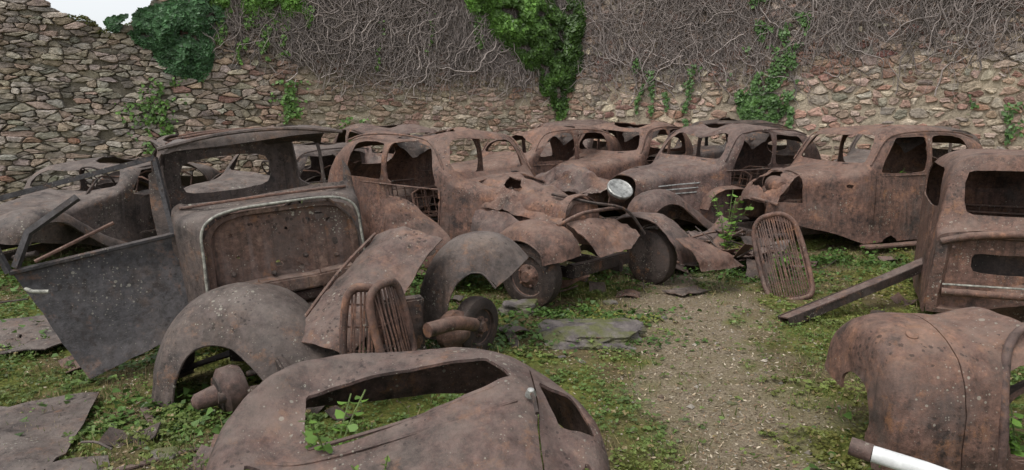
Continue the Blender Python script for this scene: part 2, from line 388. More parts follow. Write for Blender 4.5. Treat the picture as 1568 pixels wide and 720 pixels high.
    if eng: engine(p,RUST[1])
    if wheels: wheel('front_wheel',(1.18,-.69,.28),(.12,-1,0),.30,.15,p)
    if louvres:
        for sd in (-1,1):
            for k in range(3): 
                tube('hood_strip',[(.35+.02*k,sd*(.522-.0*k),.80-.06*k),(.62,sd*.462,.79-.06*k),(.95,sd*.385,.77-.055*k)],.009,CHROME,p,6)
    for (c,ax,r) in lamps: headlamp(c,ax,r,p,mat)
    tube('axle_beam',[(1.16,-.6,.28),(1.16,-.3,.22),(1.16,.3,.22),(1.16,.6,.28)],.03,RUST[3],p,8)
    for sd in (-1,1): box('chassis_rail',(.75,sd*.28,.25),(1.5,.05,.10),RUST[3],p,amp=.01)
    return p

# ---------------------------------------------------------------- ground
def nz(x,y,f,s=0): return noise.noise(V((x*f+s,y*f-s,s*1.7)))
def gh(x,y): return .045*nz(x,y,.5,3)+.02*nz(x,y,1.9,5)+.008*nz(x,y,7,1)
def pathmask(x,y):
    c=1.22+(y-3.1)*.15+.12*nz(0,y,.8,2); w=.42+.10*(y-3)*.3
    d=abs(x-c)/w+.8*nz(x,y,1.6,9)+.6*nz(x,y,5,4)+.35*nz(x,y,14,6)
    m=1-min(1,max(0,(d-.55)/.8))
    if y>7.5: m*=max(0,1-(y-7.5)/1.5)
    return m
def barren(x,y):
    return min(1,max(0,(nz(x,y,.9,13)+.6*nz(x,y,3.5,17)+.3*nz(x,y,10,19)+.10)*3.0))
xs=np.concatenate([[-400,-120,-50,-25],np.linspace(-14,14,281),[25,50,120,400]]); ys=np.concatenate([[-400,-100,-30,-8],np.linspace(-2,18,261),[30,60,140,500]])
vs=[];cols=[]
for yy in ys:
    for xx in xs:
        near=abs(xx)<=14 and -2<=yy<=18
        vs.append((xx,yy,gh(xx,yy) if near else 0))
        if near:
            cols.append((pathmask(xx,yy),barren(xx,yy),.5+.5*nz(xx,yy,2.2,21)))
        else: cols.append((0,.3,.5))
W=len(xs); fs=[(i*W+j,i*W+j+1,(i+1)*W+j+1,(i+1)*W+j) for i in range(len(ys)-1) for j in range(W-1)]
t=NT('ground_earth'); a=t.add('ShaderNodeAttribute',attribute_name='Col'); sp=t.add('ShaderNodeSeparateColor'); t.link(a.outputs['Color'],sp.inputs[0])
tc=t.add('ShaderNodeTexCoord'); v=tc.outputs['Object']
n1=t.noise(v,60,8,.75); n2=t.noise(v,9,8,.7)
moss=t.ramp(n2,[(.3,(.055,.072,.018)),(.5,(.120,.135,.034)),(.7,(.20,.17,.055))])
moss=t.mix(1,moss,t.ramp(n1,[(.3,g3(.45)),(.7,g3(1.6))]),'MULTIPLY')
dirt=t.ramp(n1,[(.28,(.08,.061,.044)),(.5,(.235,.188,.135)),(.72,(.42,.352,.26))])
dirt=t.mix(t.math('MULTIPLY',t.ramp(n2,[(.42,g3(0)),(.6,g3(1))]),.45),dirt,(.13,.11,.055))
mossd=t.mix(t.math('MULTIPLY',sp.outputs[1],.85),moss,t.ramp(n1,[(.3,(.06,.045,.026)),(.7,(.20,.150,.088))]))
c=t.mix(t.math('MULTIPLY',sp.outputs[0],.95),mossd,dirt)
t.link(c,t.b.inputs['Base Color']); t.b.inputs['Roughness'].default_value=.95; t.b.inputs['Specular IOR Level'].default_value=.1
t.link(t.bump(n2,.5,.03,t.bump(n1,.9,.015)),t.b.inputs['Normal'])
obj('ground',vs,fs,t.m,None,True,cols)

SH_IVY=np.array([(0,-.5),(.5,-.32),(.34,.08),(0,.6),(-.34,.08),(-.5,-.32)])
SH_OV=np.array([(0,-.5),(.3,-.1),(.22,.25),(0,.5),(-.22,.25),(-.3,-.1)])
SH_BL=np.array([(-.06,0),(.06,0),(.03,.6),(0,1.)])
def leafmass(name,P,Nrm,size,cols,mat=LEAF,shape=SH_IVY,T=None,parent=None):
    n=len(P); P=np.array(P,float); Nrm=np.array(Nrm,float); Nrm/=np.linalg.norm(Nrm,axis=1)[:,None]+1e-9
    if T is None: T=NR.normal(size=(n,3))
    T=T-(T*Nrm).sum(1)[:,None]*Nrm; T/=np.linalg.norm(T,axis=1)[:,None]+1e-9
    B=np.cross(Nrm,T); k=len(shape)
    size=np.broadcast_to(np.array(size,float),(n,))
    Vv=P[:,None,:]+size[:,None,None]*(shape[None,:,0,None]*B[:,None,:]+shape[None,:,1,None]*T[:,None,:]-.35*np.abs(shape[None,:,0,None])*Nrm[:,None,:])
    me=bpy.data.meshes.new(name); me.vertices.add(n*k); me.vertices.foreach_set('co',Vv.reshape(-1).astype(np.float32))
    me.loops.add(n*k); me.loops.foreach_set('vertex_index',np.arange(n*k,dtype=np.int32))
    me.polygons.add(n); me.polygons.foreach_set('loop_start',np.arange(0,n*k,k,dtype=np.int32))
    me.update(calc_edges=True); me.validate()
    at=me.color_attributes.new('Col','FLOAT_COLOR','POINT'); arr=np.ones((n*k,4),np.float32); arr[:,:3]=np.repeat(np.array(cols),k,axis=0); at.data.foreach_set('color',arr.ravel())
    me.materials.append(mat); o=bpy.data.objects.new(name,me); COL.objects.link(o)
    if parent: o.parent=parent
    return o

P=[];S=[];C=[]
tries=0
while len(P)<125000 and tries<620000:
    tries+=1
    y=2.0+8.5*R.random()**1.5; x=R.uniform(-1,1)*(1.0+y*.85)
    pm=pathmask(x,y); br=barren(x,y)
    if R.random()<pm*.96 or R.random()<br*.86: continue
    cl=nz(x,y,5,31)
    if cl<-.10 and R.random()<.7: continue
    k=3 if R.random()<.6 else 1
    s=R.uniform(.008,.021)*(1+.05*y)*(1+.4*nz(x,y,2.7,91)); h=gh(x,y)+R.uniform(.004,.03)+max(0,cl)*.06
    g=R.uniform(.6,1.3)*(1+.5*nz(x,y,1.3,41)); yl=max(0,nz(x,y,1.0,51)+.15)*1.2
    col=(.120*g+.09*yl,.185*g+.02*yl,.048*g)
    if R.random()<.07: col=(.28,.22,.10)
    a0=R.random()*6.28
    for q in range(k):
        a=a0+q*2.09; P.append((x+math.cos(a)*s*.5,y+math.sin(a)*s*.5,h)); S.append(s); C.append(col)
P=np.array(P);n=len(P); Nn=NR.normal(size=(n,3))*.38; Nn[:,2]+=1
leafmass('ground_cover_clover',P,Nn,S,C,shape=SH_IVY)
P=[];S=[];C=[]
for _ in range(90000):
    y=2.0+9*R.random()**1.3; x=R.uniform(-1,1)*(1+y*.85)
    if R.random()<pathmask(x,y)*.88 or R.random()<.72-1.3*nz(x,y,1.7,61): continue
    P.append((x,y,gh(x,y)-.005)); S.append(R.uniform(.025,.085)); g=R.uniform(.6,1.3); C.append((.15*g,.20*g,.06*g) if R.random()<.65 else (.36*g,.30*g,.16*g))
n=len(P);T=NR.normal(size=(n,3))*.5;T[:,2]+=1;Nn=NR.normal(size=(n,3));Nn[:,2]=0
leafmass('grass',P,Nn,S,C,shape=SH_BL,T=T)
P=[];S=[];C=[]
for _ in range(80000):
    y=2.0+7*R.random()**1.3; x=R.uniform(-1,1)*(1+y*.85)
    if R.random()>pathmask(x,y)*.85+barren(x,y)*.6+.06: continue
    P.append((x,y,gh(x,y)+R.uniform(.002,.01))); S.append(R.uniform(.007,.034)); g=R.uniform(.45,1.3); C.append(R.choice([(.36*g,.29*g,.20*g),(.19*g,.135*g,.085*g),(.42*g,.36*g,.27*g),(.24*g,.16*g,.095*g)]))
n=len(P);Nn=NR.normal(size=(n,3))*.35;Nn[:,2]+=1
leafmass('leaf_litter',P,Nn,S,C,mat=attr_mat('litter',.9,10,0,0,.2),shape=SH_OV*np.array([.55,1]))
P=[];S=[];C=[];Nn=[]
for (cx,cy,rx,ry,hh,n) in ((-.3,4.9,.5,.4,.18,900),(.5,5.5,.7,.25,.12,900),(-1.9,3.5,.5,.3,.10,700),(-1.0,4.25,.35,.25,.22,600),(2.6,6.9,.7,.4,.15,1200),(3.7,7.6,.9,.25,.16,1400),(2.25,3.05,.4,.3,.22,700),
    (1.5,2.7,.25,.25,.08,350),(4.7,6.8,.8,.5,.12,1000),(-.6,2.75,.35,.15,.22,500),(-3.2,5.6,.9,.6,.25,1500),(-4.6,6.6,1.0,.6,.2,1500),(-1.1,6.5,.7,.4,.25,1000),(1.2,7.0,.5,.4,.14,700),(.35,2.6,.12,.3,.1,300),(-2.6,4.6,.4,.4,.14,500),(.7,4.9,.5,.3,.05,500)):
    for _ in range(n):
        x=R.gauss(cx,rx*.6);y=R.gauss(cy,ry*.6); cl=max(0,.5+nz(x,y,4,71)); z=gh(x,y)+R.random()*hh*cl
        P.append((x,y,z));S.append(R.uniform(.02,.05));Nn.append((R.gauss(0,.4),R.gauss(0,.4),1));g=R.uniform(.5,1.35);C.append((.085*g,.155*g,.035*g))
leafmass('creeping_ivy',P,Nn,S,C)

# ---------------------------------------------------------------- walls
def clip(poly,mx,my,nx,ny):
    out=[]; n=len(poly)
    for i in range(n):
        a=poly[i];b=poly[(i+1)%n]; da=(a[0]-mx)*nx+(a[1]-my)*ny; db=(b[0]-mx)*nx+(b[1]-my)*ny
        if da<=0: out.append(a)
        if da*db<0: f=da/(da-db); out.append((a[0]+(b[0]-a[0])*f,a[1]+(b[1]-a[1])*f))
    return out
def wall(name,o,d,nrm,L,htop,palette,mortar,ax=1.7,h0=.165,hole=None,seed=1,drop=.28,add=.25):
    rg=random.Random(seed); o=V(o); d=V(d); nrm=V(nrm)
    par=empty(name)
    nr=int(6.2/h0); nc=int(L/(h0*ax)); pts={}
    for r in range(nr):
        jr=rg.uniform(-.15,.15)
        for c in range(nc):
            if rg.random()<drop: continue
            pts[(r,c)]=(c+.5+(r%2)*.5+rg.uniform(-.46,.46), r+.5+jr+rg.uniform(-.30,.30))
            if rg.random()<add: pts[(r,c,1)]=(c+rg.random(),r+rg.random())
    by={}
    for k,p in pts.items(): by.setdefault((k[0],k[1]),[]).append(p)
    vs=[];fs=[];cols=[]
    for k,p in pts.items():
        poly=[(p[0]-1.7,p[1]-1.1),(p[0]+1.7,p[1]-1.1),(p[0]+1.7,p[1]+1.1),(p[0]-1.7,p[1]+1.1)]
        for dr in range(-3,4):
            for dc in range(-3,4):
                for q in by.get((k[0]+dr,k[1]+dc),()):
                    if q==p: continue
                    nx,ny=q[0]-p[0],q[1]-p[1]
                    if nx*nx+ny*ny>9: continue
                    if len(poly)>2: poly=clip(poly,(p[0]+q[0])/2,(p[1]+q[1])/2,nx,ny*1.6 if abs(ny)>.35 else ny)
        if len(poly)<3: continue
        pl=[(x*h0*ax,y*h0) for x,y in poly]
        cx=sum(x for x,y in pl)/len(pl); cz=sum(y for x,y in pl)/len(pl)
        if cz>htop(cx)+rg.uniform(-.05,.06): continue
        if hole and any(abs(cx-a)<w and abs(cz-b)<h for a,b,w,h in hole): continue
        col,gap,dep,base_d=palette(cx,cz,rg)
        if rg.random()<gap*.6: continue
        sh=1-gap*rg.uniform(.3,1.9)
        pl=[(cx+(x-cx)*sh,cz+(y-cz)*sh) for x,y in pl]
        ch=[]
        for i in range(len(pl)):
            a=pl[i];b=pl[(i+1)%len(pl)]; e=math.hypot(b[0]-a[0],b[1]-a[1]); jj=min(.014,e*.12)
            for q in (rg.uniform(.08,.25),.5,rg.uniform(.75,.92)): ch.append((a[0]+(b[0]-a[0])*q+rg.uniform(-jj,jj),a[1]+(b[1]-a[1])*q+rg.uniform(-jj,jj)))
        dpt=base_d*rg.uniform(.4,1.5)+dep*rg.random(); base=len(vs); n=len(ch)
        tx,tz=rg.uniform(-.18,.18),rg.uniform(-.18,.18)
        for sc_,dd in ((1.05,-.06),(1,dpt*.6),(.88,dpt+.006),(.5,dpt+.010)):
            for (x,y) in ch:
                X=cx+(x-cx)*sc_; Z=cz+(y-cz)*sc_
                off=dd+(tx*(X-cx)+tz*(Z-cz) if dd>0 else 0)+(.008*rg.uniform(-1,1))
                wv=.06*noise.noise(V((X*.6,Z*.6,seed)))
                vs.append(o+d*X+nrm*(off+wv)+V((0,0,Z))); cols.append(col)
        for m in (0,1,2):
            for i in range(n):
                j=(i+1)%n; fs.append((base+m*n+i,base+m*n+j,base+(m+1)*n+j,base+(m+1)*n+i))
        fs.append(tuple(range(base+3*n,base+4*n)))
    obj('stones',vs,fs,STONE,par,False,cols)
    vs=[];fs=[];cols=[]; stp=.07; nx=int(L/stp)+1; nzz=80
    for i in range(nx):
        X=i*stp; H=htop(X)
        for j in range(nzz):
            Z=H*j/(nzz-1); off=-.0+.06*noise.noise(V((X*.6,Z*.6,seed)))+.022*noise.noise(V((X*6,Z*6,seed)))+.012*noise.noise(V((X*15,Z*15,seed)))
            vs.append(o+d*X+nrm*off+V((0,0,Z-.02))); cols.append(mortar(X,Z))
        for off in (-.3,-.6): vs.append(o+d*X+nrm*off+V((0,0,H-.02+.08*noise.noise(V((X*4,off,3)))))); cols.append(mortar(X,H))
        vs.append(o+d*X-nrm*.6+V((0,0,-.1))); cols.append(mortar(X,0))
    m=nzz+3
    for i in range(nx-1):
        for j in range(m-1):
            X=(i+.5)*stp; Z=htop(X)*(j+.5)/(nzz-1)
            if hole and j<nzz-1 and any(abs(X-a)<w*.9 and abs(Z-b)<h*.9 for a,b,w,h in hole): continue
            fs.append((i*m+j,i*m+j+1,(i+1)*m+j+1,(i+1)*m+j))
    obj('mortar_core',vs,fs,MORTAR,par,False,cols)
    return par
def mixc(a,b,f): return tuple(x+(y-x)*f for x,y in zip(a,b))
def jit(c,rg,a=.30):
    g=rg.uniform(1-a,1+a); return tuple(max(0,x*g*rg.uniform(.94,1.06)) for x in c)
RED=[(.36,.20,.155),(.41,.265,.21),(.27,.14,.11),(.45,.335,.27),(.38,.28,.225)]
GRY=[(.38,.335,.28),(.31,.27,.23),(.46,.41,.35),(.21,.19,.165),(.37,.295,.235)]
TAN=[(.48,.41,.32),(.44,.345,.26),(.38,.28,.215),(.52,.455,.36)]
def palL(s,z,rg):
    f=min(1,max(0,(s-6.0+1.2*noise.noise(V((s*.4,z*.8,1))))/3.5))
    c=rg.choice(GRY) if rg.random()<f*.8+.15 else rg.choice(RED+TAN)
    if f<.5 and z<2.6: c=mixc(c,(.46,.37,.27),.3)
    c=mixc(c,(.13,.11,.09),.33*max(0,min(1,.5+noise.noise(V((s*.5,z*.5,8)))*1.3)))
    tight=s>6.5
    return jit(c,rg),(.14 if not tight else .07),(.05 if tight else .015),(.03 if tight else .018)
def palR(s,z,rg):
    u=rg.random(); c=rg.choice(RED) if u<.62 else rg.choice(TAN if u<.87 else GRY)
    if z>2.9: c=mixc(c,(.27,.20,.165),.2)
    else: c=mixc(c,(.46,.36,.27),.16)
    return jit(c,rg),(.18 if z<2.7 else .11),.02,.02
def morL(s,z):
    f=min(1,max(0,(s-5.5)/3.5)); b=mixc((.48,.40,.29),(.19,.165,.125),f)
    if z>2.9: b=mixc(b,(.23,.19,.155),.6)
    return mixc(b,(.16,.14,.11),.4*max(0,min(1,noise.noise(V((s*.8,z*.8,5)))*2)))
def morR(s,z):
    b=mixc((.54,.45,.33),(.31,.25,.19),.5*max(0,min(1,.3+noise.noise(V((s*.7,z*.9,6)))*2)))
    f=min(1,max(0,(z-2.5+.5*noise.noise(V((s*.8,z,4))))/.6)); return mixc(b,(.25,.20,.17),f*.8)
def topL(s):
    if s<8.6: h=6
    elif s<9.0: h=6-(s-8.6)/.4*2.6
    elif s<10.55: h=3.36+.10*math.sin(s*5)
    else: h=3.42+min(1.7,(s-10.55)*1.5)
    return h+.12*noise.noise(V((s*3.1,0,0)))+.07*noise.noise(V((s*9,0,0)))
C0=V((1.3,17,0)); dL=V((-.931,-.364,0)).normalized(); dR=V((.91,-.4146,0)).normalized()
nL=V((.364,-.931,0)).normalized(); nR=V((-.4146,-.91,0)).normalized()
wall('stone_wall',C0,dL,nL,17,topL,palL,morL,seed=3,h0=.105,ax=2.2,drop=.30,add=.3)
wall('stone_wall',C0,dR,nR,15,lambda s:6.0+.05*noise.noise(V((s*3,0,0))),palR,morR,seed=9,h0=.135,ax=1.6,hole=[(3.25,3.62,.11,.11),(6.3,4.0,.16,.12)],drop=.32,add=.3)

def vines(name,o,d,nrm,s0,s1,zb,n,seed,sig=.8,clus=0):
    rg=random.Random(seed); vs=[];fs=[];cols=[]
    for _ in range(n):
        s=rg.uniform(s0,s1)
        if clus and noise.noise(V((s*.9,3,seed)))<rg.uniform(-.6,.1): continue
        low=zb(s)+rg.gauss(0,.30)+abs(rg.gauss(0,.3)); z=rg.uniform(low+.2,6.0); L=rg.uniform(.7,2.4)
        r=rg.uniform(.0028,.0065)*(1 if rg.random()<.88 else 2.3); off=rg.uniform(.04,.12); a=rg.gauss(-1.57,sig)
        g=rg.uniform(.5,1.6); col=(.245*g,.210*g,.193*g); prev=None; steps=int(L/.1)
        for i in range(steps):
            a+=rg.gauss(0,.38)+(-1.57-a)*.10; s+=math.cos(a)*.1; z+=math.sin(a)*.1; off=min(.18,max(.03,off+rg.gauss(0,.012)))
            if z<low: break
            if s>8.5 and d.x<0: break
            p=o+d*s+nrm*off+V((0,0,z)); b=len(vs)
            td=d*(-math.sin(a))+V((0,0,math.cos(a)))
            vs+=[p+td*r,p-td*r,p+nrm*r*1.4]; cols+=[col]*3
            if prev is not None:
                for q in range(3): fs.append((prev+q,prev+(q+1)%3,b+(q+1)%3,b+q))
            prev=b
    return obj(name,vs,fs,BARK,None,False,cols)
vines('dry_vine',C0,dL,nL,0,8.4,lambda s:(2.35 if s<5.5 else 2.35+(s-5.5)*.35)+.4*noise.noise(V((s*1.1,2,3))),5200,1)
vines('dry_vine',C0,dR,nR,0,12,lambda s:(2.35 if s<5.5 else 2.7)+.6*noise.noise(V((s*1.3,5,3))),5600,2,.6,1)

def ivy(name,o,d,nrm,blobs,seed,col,strands=()):
    rg=random.Random(seed); P=[];N=[];S=[];C=[]
    for (s,z,rs,rz,n,thick,bri) in blobs:
        for _ in range(n):
            a=rg.random()*6.283; q=math.sqrt(rg.random())*(1+.25*noise.noise(V((math.cos(a)*1.5,math.sin(a)*1.5,s)))); X=s+rs*q*math.cos(a); Z=z+rz*q*math.sin(a)
            cl=noise.noise(V((X*2.6,Z*2.6,seed)))+.4*noise.noise(V((X*7,Z*7,seed)))
            if cl<-.35: continue
            off=.08+thick*(1-min(1,q*q))*(.4+.6*max(0,cl+.5))*rg.uniform(.55,1.)
            P.append(o+d*X+nrm*off+V((0,0,Z))); nn=nrm+V((rg.gauss(0,.4),rg.gauss(0,.4),rg.gauss(.35,.4))); N.append(nn)
            S.append(rg.uniform(.05,.11)); g=rg.uniform(.5,1.3)*bri*(1+.9*cl); C.append((col[0]*g,col[1]*g,col[2]*g))
    for (s,z1,z0,w,n) in strands:
        ph=rg.random()*9
        for _ in range(n):
            Z=rg.uniform(z0,z1); f=(Z-z0)/(z1-z0+1e-6); X=s+.22*noise.noise(V((Z*1.5,ph,0)))+rg.gauss(0,w*(.3+.7*f))
            if noise.noise(V((X*4,Z*3,ph)))<-.12: continue
            P.append(o+d*X+nrm*rg.uniform(.06,.16)+V((0,0,Z))); N.append(nrm+V((rg.gauss(0,.4),rg.gauss(0,.4),rg.gauss(.4,.3))))
            S.append(rg.uniform(.04,.085)); g=rg.uniform(.5,1.4); C.append((col[0]*g,col[1]*g,col[2]*g))
    T=NR.normal(size=(len(P),3))*.5; T[:,2]-=1
    leafmass(name,[tuple(p) for p in P],[tuple(p) for p in N],S,C,T=T)
GREEN=(.095,.185,.036)
ivy('ivy',C0,dL,nL,[(1.95,4.4,.75,.6,4600,.35,1.5),(1.3,4.0,.85,.85,5600,.45,1.2),(.8,3.5,.7,.85,5000,.4,.85),(.35,3.6,.4,1.0,3200,.35,.65),(.4,2.75,.42,.7,2600,.28,.75),(.2,2.2,.24,.45,650,.1,.8)],1,GREEN,[(2.3,4.6,3.2,.14,320),(.1,2.2,1.2,.16,400)])
ivy('ivy',C0,dR,nR,[(.25,3.6,.35,1.0,2200,.3,.6),(.15,2.7,.2,.5,600,.2,.6)],7,GREEN)
ivy('ivy',C0,dL,nL,[(8.75,3.35,.60,.5,3800,.35,1.1),(8.45,3.0,.55,.60,3000,.3,1.),(9.4,3.40,.4,.18,600,.2,1.),(8.1,3.7,.45,.5,1900,.25,1.1)],2,(.070,.155,.062))
ivy('ivy',C0,dL,nL,[(7.4,4.1,.8,.45,2000,.2,1.3),(6.7,4.1,.7,.45,1600,.2,1.3)],3,(.11,.21,.042),[(7.3,4.2,2.7,.1,560),(6.9,4.2,2.8,.09,460),(6.5,4.2,2.9,.09,380),(7.7,4.2,3.1,.1,340),(6.1,4.1,3.5,.08,160),(6.6,2.4,1.5,.22,420),(9.0,2.4,1.2,.30,420),(9.3,1.9,.9,.25,220),(5.2,1.6,1.0,.2,120),(3.4,4.2,2.9,.06,60),(4.6,4.2,2.6,.06,60)])
ivy('ivy',C0,dR,nR,[(4.6,1.8,.5,.35,800,.14,1.)],4,(.09,.175,.046),[(4.5,4.6,1.4,.13,1300),(4.9,3.6,1.4,.14,900),(5.25,3.8,1.4,.09,800),(4.2,2.6,1.4,.12,450),(3.1,2.8,1.4,.08,240),(2.2,2.7,1.6,.06,180),(1.9,3.0,1.7,.06,160),(2.5,2.4,1.6,.05,90),(9.2,1.9,1.0,.15,160),(8.6,2.2,1.5,.06,50)])
P=[];Nn=[];S=[];C=[]
for _ in range(3000):
    s=R.uniform(9.0,11.8); off=R.uniform(-.45,.08); z=topL(s)+R.uniform(-.06,.08)
    if nz(s,off,3,2)<-.1: continue
    p=C0+dL*s+nL*off+V((0,0,z)); P.append(tuple(p)); Nn.append((R.gauss(0,.5),R.gauss(0,.5),1)); S.append(R.uniform(.03,.07)); g=R.uniform(.6,1.3); C.append(R.choice([(.16*g,.17*g,.05*g),(.22*g,.19*g,.09*g),(.12*g,.15*g,.04*g)]))
leafmass('wall_top_moss',P,Nn,S,C)

# ---------------------------------------------------------------- cars
def exB(z): return [prism(rr([(.16,-.40),(.45,-.36),(1.16,-.24),(1.16,.24),(.45,.36),(.16,.40)],.06),2,.84,1.5),prism(ragged(.55,.62,.2,.10,77,16),1,-1,0)]
B=sedan('rusted_car_wreck',(-.22,7.12,0),-43,RUST[1],11,doors=(1,1),wheels=True,eng=True,fend=(1,0,1,1),lamps=[((1.35,.42,.97),(.55,-.30,.80),.12)],extra=exB,dents=[((-.9,-.3,1.55),.6,(0,.05,-.14)),((.5,-.45,.8),.35,(0,.12,0)),((-.3,-.6,1.4),.35,(0,.10,-.04)),((-1.5,.1,1.5),.5,(0,0,-.12))],roofhole=True,amp=.045)
fender('front_wing_sprung',[(1.98,.80,.28),(1.92,.80,.46),(1.76,.80,.62),(1.52,.80,.72),(1.26,.80,.70),(1.02,.80,.55),(.80,.80,.36),(.60,.80,.20)],(0,-1,0),.46,.18,B,RUST[0],seed=45,flip=-1,amp=.03)
wheel('far_front_wheel',(1.50,.80,.26),(.15,1,0),.29,.15,B)
sheet('torn_wing_skirt',[[(1.95,.5,.52),(2.02,.8,.50),(1.95,1.05,.40)],[(2.15,.5,.42),(2.25,.85,.42),(2.15,1.15,.32)],[(2.2,.55,.26),(2.35,.9,.30),(2.3,1.2,.22)]],RUST[1],B,18,16,.008,.05,46,None,.5,.4)
sheet('bonnet_half_folded',[[(.20,-.46,.84),(.5,-.44,.80),(.85,-.42,.74),(1.25,-.40,.66)],[(.18,-.36,1.02),(.5,-.32,.98),(.85,-.30,.90),(1.22,-.26,.80)],[(.16,-.12,1.06),(.5,-.10,1.09),(.85,-.12,.99),(1.2,-.08,.88)],[(.2,.0,.96),(.5,.04,.95),(.85,.02,.92),(1.18,.04,.82)]],RUST[1],B,34,28,.008,.07,21,[prism(ragged(.55,-.25,.12,.08,4,14),2,.5,1.5)],.5,.45)
sheet('bonnet_half_raised',[[(.25,.34,.98),(.7,.30,.96),(1.2,.24,.90)],[(.22,.46,1.05),(.7,.44,1.15),(1.25,.42,1.02)],[(.2,.64,.98),(.7,.66,1.02),(1.3,.62,.92)]],RUST[0],B,28,22,.008,.08,22,None,.5,.45)
sheet('nose_panel',[[(1.30,-.32,.70),(1.42,0,.76),(1.35,.32,.72)],[(1.50,-.36,.64),(1.60,0,.64),(1.56,.38,.62)],[(1.62,-.30,.46),(1.75,0,.50),(1.68,.36,.55)]],RUST[1],B,22,18,.008,.05,23,None,.5,.4)
sheet('torn_side_panel',[[(.35,-.55,.75),(.6,-.5,.78),(.9,-.48,.70)],[(.35,-.66,.55),(.62,-.62,.58),(.92,-.56,.50)],[(.4,-.60,.40),(.65,-.66,.38),(.88,-.62,.36)]],RUST[0],B,18,18,.008,.06,24,None,.5,.4)
box('front_crossmember',(1.42,0,.30),(.10,.9,.12),RUST[3],B,amp=.015)
for k in range(4): tube('leaf_spring_%d'%k,[(1.62-.04*k,-.42,.30-.02*k),(1.3,-.42,.20-.02*k),(.95+.04*k,-.42,.30-.02*k)],.012,RUST[1],B,4,smooth_n=10)
tube('headlamp_bar',[(1.32,-.5,.72),(1.36,-.2,.80),(1.36,.2,.80),(1.32,.45,.78)],.018,RUST[1],B,8,smooth_n=12)
tube('loose_pipe',[(1.0,-.2,.95),(1.3,0,.88),(1.5,.3,.80),(1.6,.5,.55)],.015,RUST[3],B,6,smooth_n=12)
sedan('rusted_car_wreck',(2.5,9.45,0),-148,RUST[0],12,louvres=True,doors=(0,1),roofhole=True,fend=(1,1,1,1),dents=[((-.3,0,1.5),.45,(0,0,-.10)),((-1.2,.3,1.5),.5,(0,0,-.12))])
Cc=sedan('rusted_car_wreck',(1.55,11.1,0),-128,RUST[1],13,eng=True,fend=(1,1,1,1),doors=(0,1),dents=[((-.6,.2,1.5),.5,(0,0,-.10))],roofhole=True)
E=sedan('rusted_car_wreck',(4.15,8.75,0),-160,RUST[1],14,hood=True,eng=True,fend=(1,0,1,1),extra=lambda z:[prism([(.75,-.8),(1.6,-.8),(1.6,.8),(.8,.8)],2,.62,1.3)],dents=[((-.5,0,1.55),.4,(0,0,-.07)),((-1.3,-.2,1.5),.4,(0,0,-.08))])
lathe('air_drum',[(0,.05),(.01,.11),(.20,.115),(.30,.11),(.34,.06)],(.85,-.05,.82),(.4,.9,0),RUST[1],E,20)
tube('headlamp_bar',[(1.1,-.35,.62),(1.2,0,.66),(1.15,.4,.62)],.02,RUST[1],E,8,smooth_n=10)
sheet('crushed_bonnet',[[(.72,-.3,.98),(.75,0,1.02),(.72,.3,.98)],[(.98,-.34,.80),(1.0,0,.90),(.98,.34,.78)],[(1.12,-.3,.6),(1.2,.0,.66),(1.12,.32,.55)]],RUST[1],E,22,18,.008,.06,31,[prism(ragged(.98,0,.14,.2,6,16),2,.4,1.3)],.5,.4)
sedan('rusted_car_wreck',(-.1,10.6,0),-140,RUST[1],15,zs=.98,roofhole=True,amp=.07,dents=[((-.6,-.3,1.5),.7,(0,0,-.28)),((-.2,.4,1.4),.4,(0,-.1,-.15))],near=False)
sedan('rusted_car_wreck',(-3.5,9.1,0),-120,RUST[2],16,zs=.82,roofhole=True,amp=.07,doors=(1,1),near=False)
sedan('rusted_car_wreck',(-1.6,10.4,0),-60,RUST[0],17,zs=.98,amp=.06,doors=(1,0),roofhole=True,near=False)
sedan('rusted_car_wreck',(3.6,12.9,0),-150,RUST[3],18,zs=1.02,amp=.06,roofhole=True,near=False)
sedan('rusted_car_wreck',(1.0,14.2,0),-120,RUST[0],19,zs=1.0,amp=.06,near=False)
sedan('rusted_car_wreck',(6.6,12.0,0),-150,RUST[2],20,zs=.95,amp=.05,near=False)
sedan('rusted_car_wreck',(-5.3,8.0,0),-100,RUST[2],21,zs=.72,amp=.08,roofhole=True,near=False)

# ---- front-left saloon (A)
A=empty('rusted_saloon_wreck',(-1.60,4.66,0),-59,(4.5,0))
stA=[(-1.98,.40,.95,1.40,.50,.52,.5),(-1.88,.34,.98,1.50,.60,.60,.35),(-1.4,.32,1.0,1.575,.64,.63,.30),(-.8,.32,1.0,1.585,.65,.64,.30),(-.34,.32,1.0,1.56,.65,.64,.30),
     (-.24,.32,1.0,1.53,.65,.64,.30),(-.14,.30,.97,1.14,.64,.63,.35),(0,.26,.95,1.10,.62,.61,.4),(.14,.30,.92,1.12,.57,.55,.45),(.30,.36,.85,1.13,.52,.50,.5)]
cs=[prism(rect(-.58,.58,1.145,1.515,.05),0,-.45,.3),
    prism(rect(-1.80,-1.02,1.02,1.51,.07),1,-2,2),
    prism(rect(-.96,-.19,1.02,1.51,.07),1,-.1,2),
    prism(rect(-.97,-.15,.30,1.51,.05),1,-2,-.1),
    prism(ragged(-1.06,0,.66,.54,5,30),2,1.42,2.2),
    prism(ragged(.05,.34,.10,.06,9,14),1,-2,0)]
shell('body_shell',stA,A,RUST[2],cs,seed=31,amp=.026,dents=[((-1.2,.0,1.6),.6,(0,0,-.05))],auto=4,tail=False)
sheet('rear_panel',[[(-1.97,-.53,.40),(-2.02,0,.40),(-1.97,.53,.40)],[(-1.97,-.55,.95),(-2.03,0,.95),(-1.97,.55,.95)],[(-1.96,-.50,1.38),(-2.0,0,1.42),(-1.96,.50,1.38)]],RUST[2],A,26,26,.010,.015,8,[prism(rect(-.40,.40,.98,1.31,.16),0,-3,-1)])
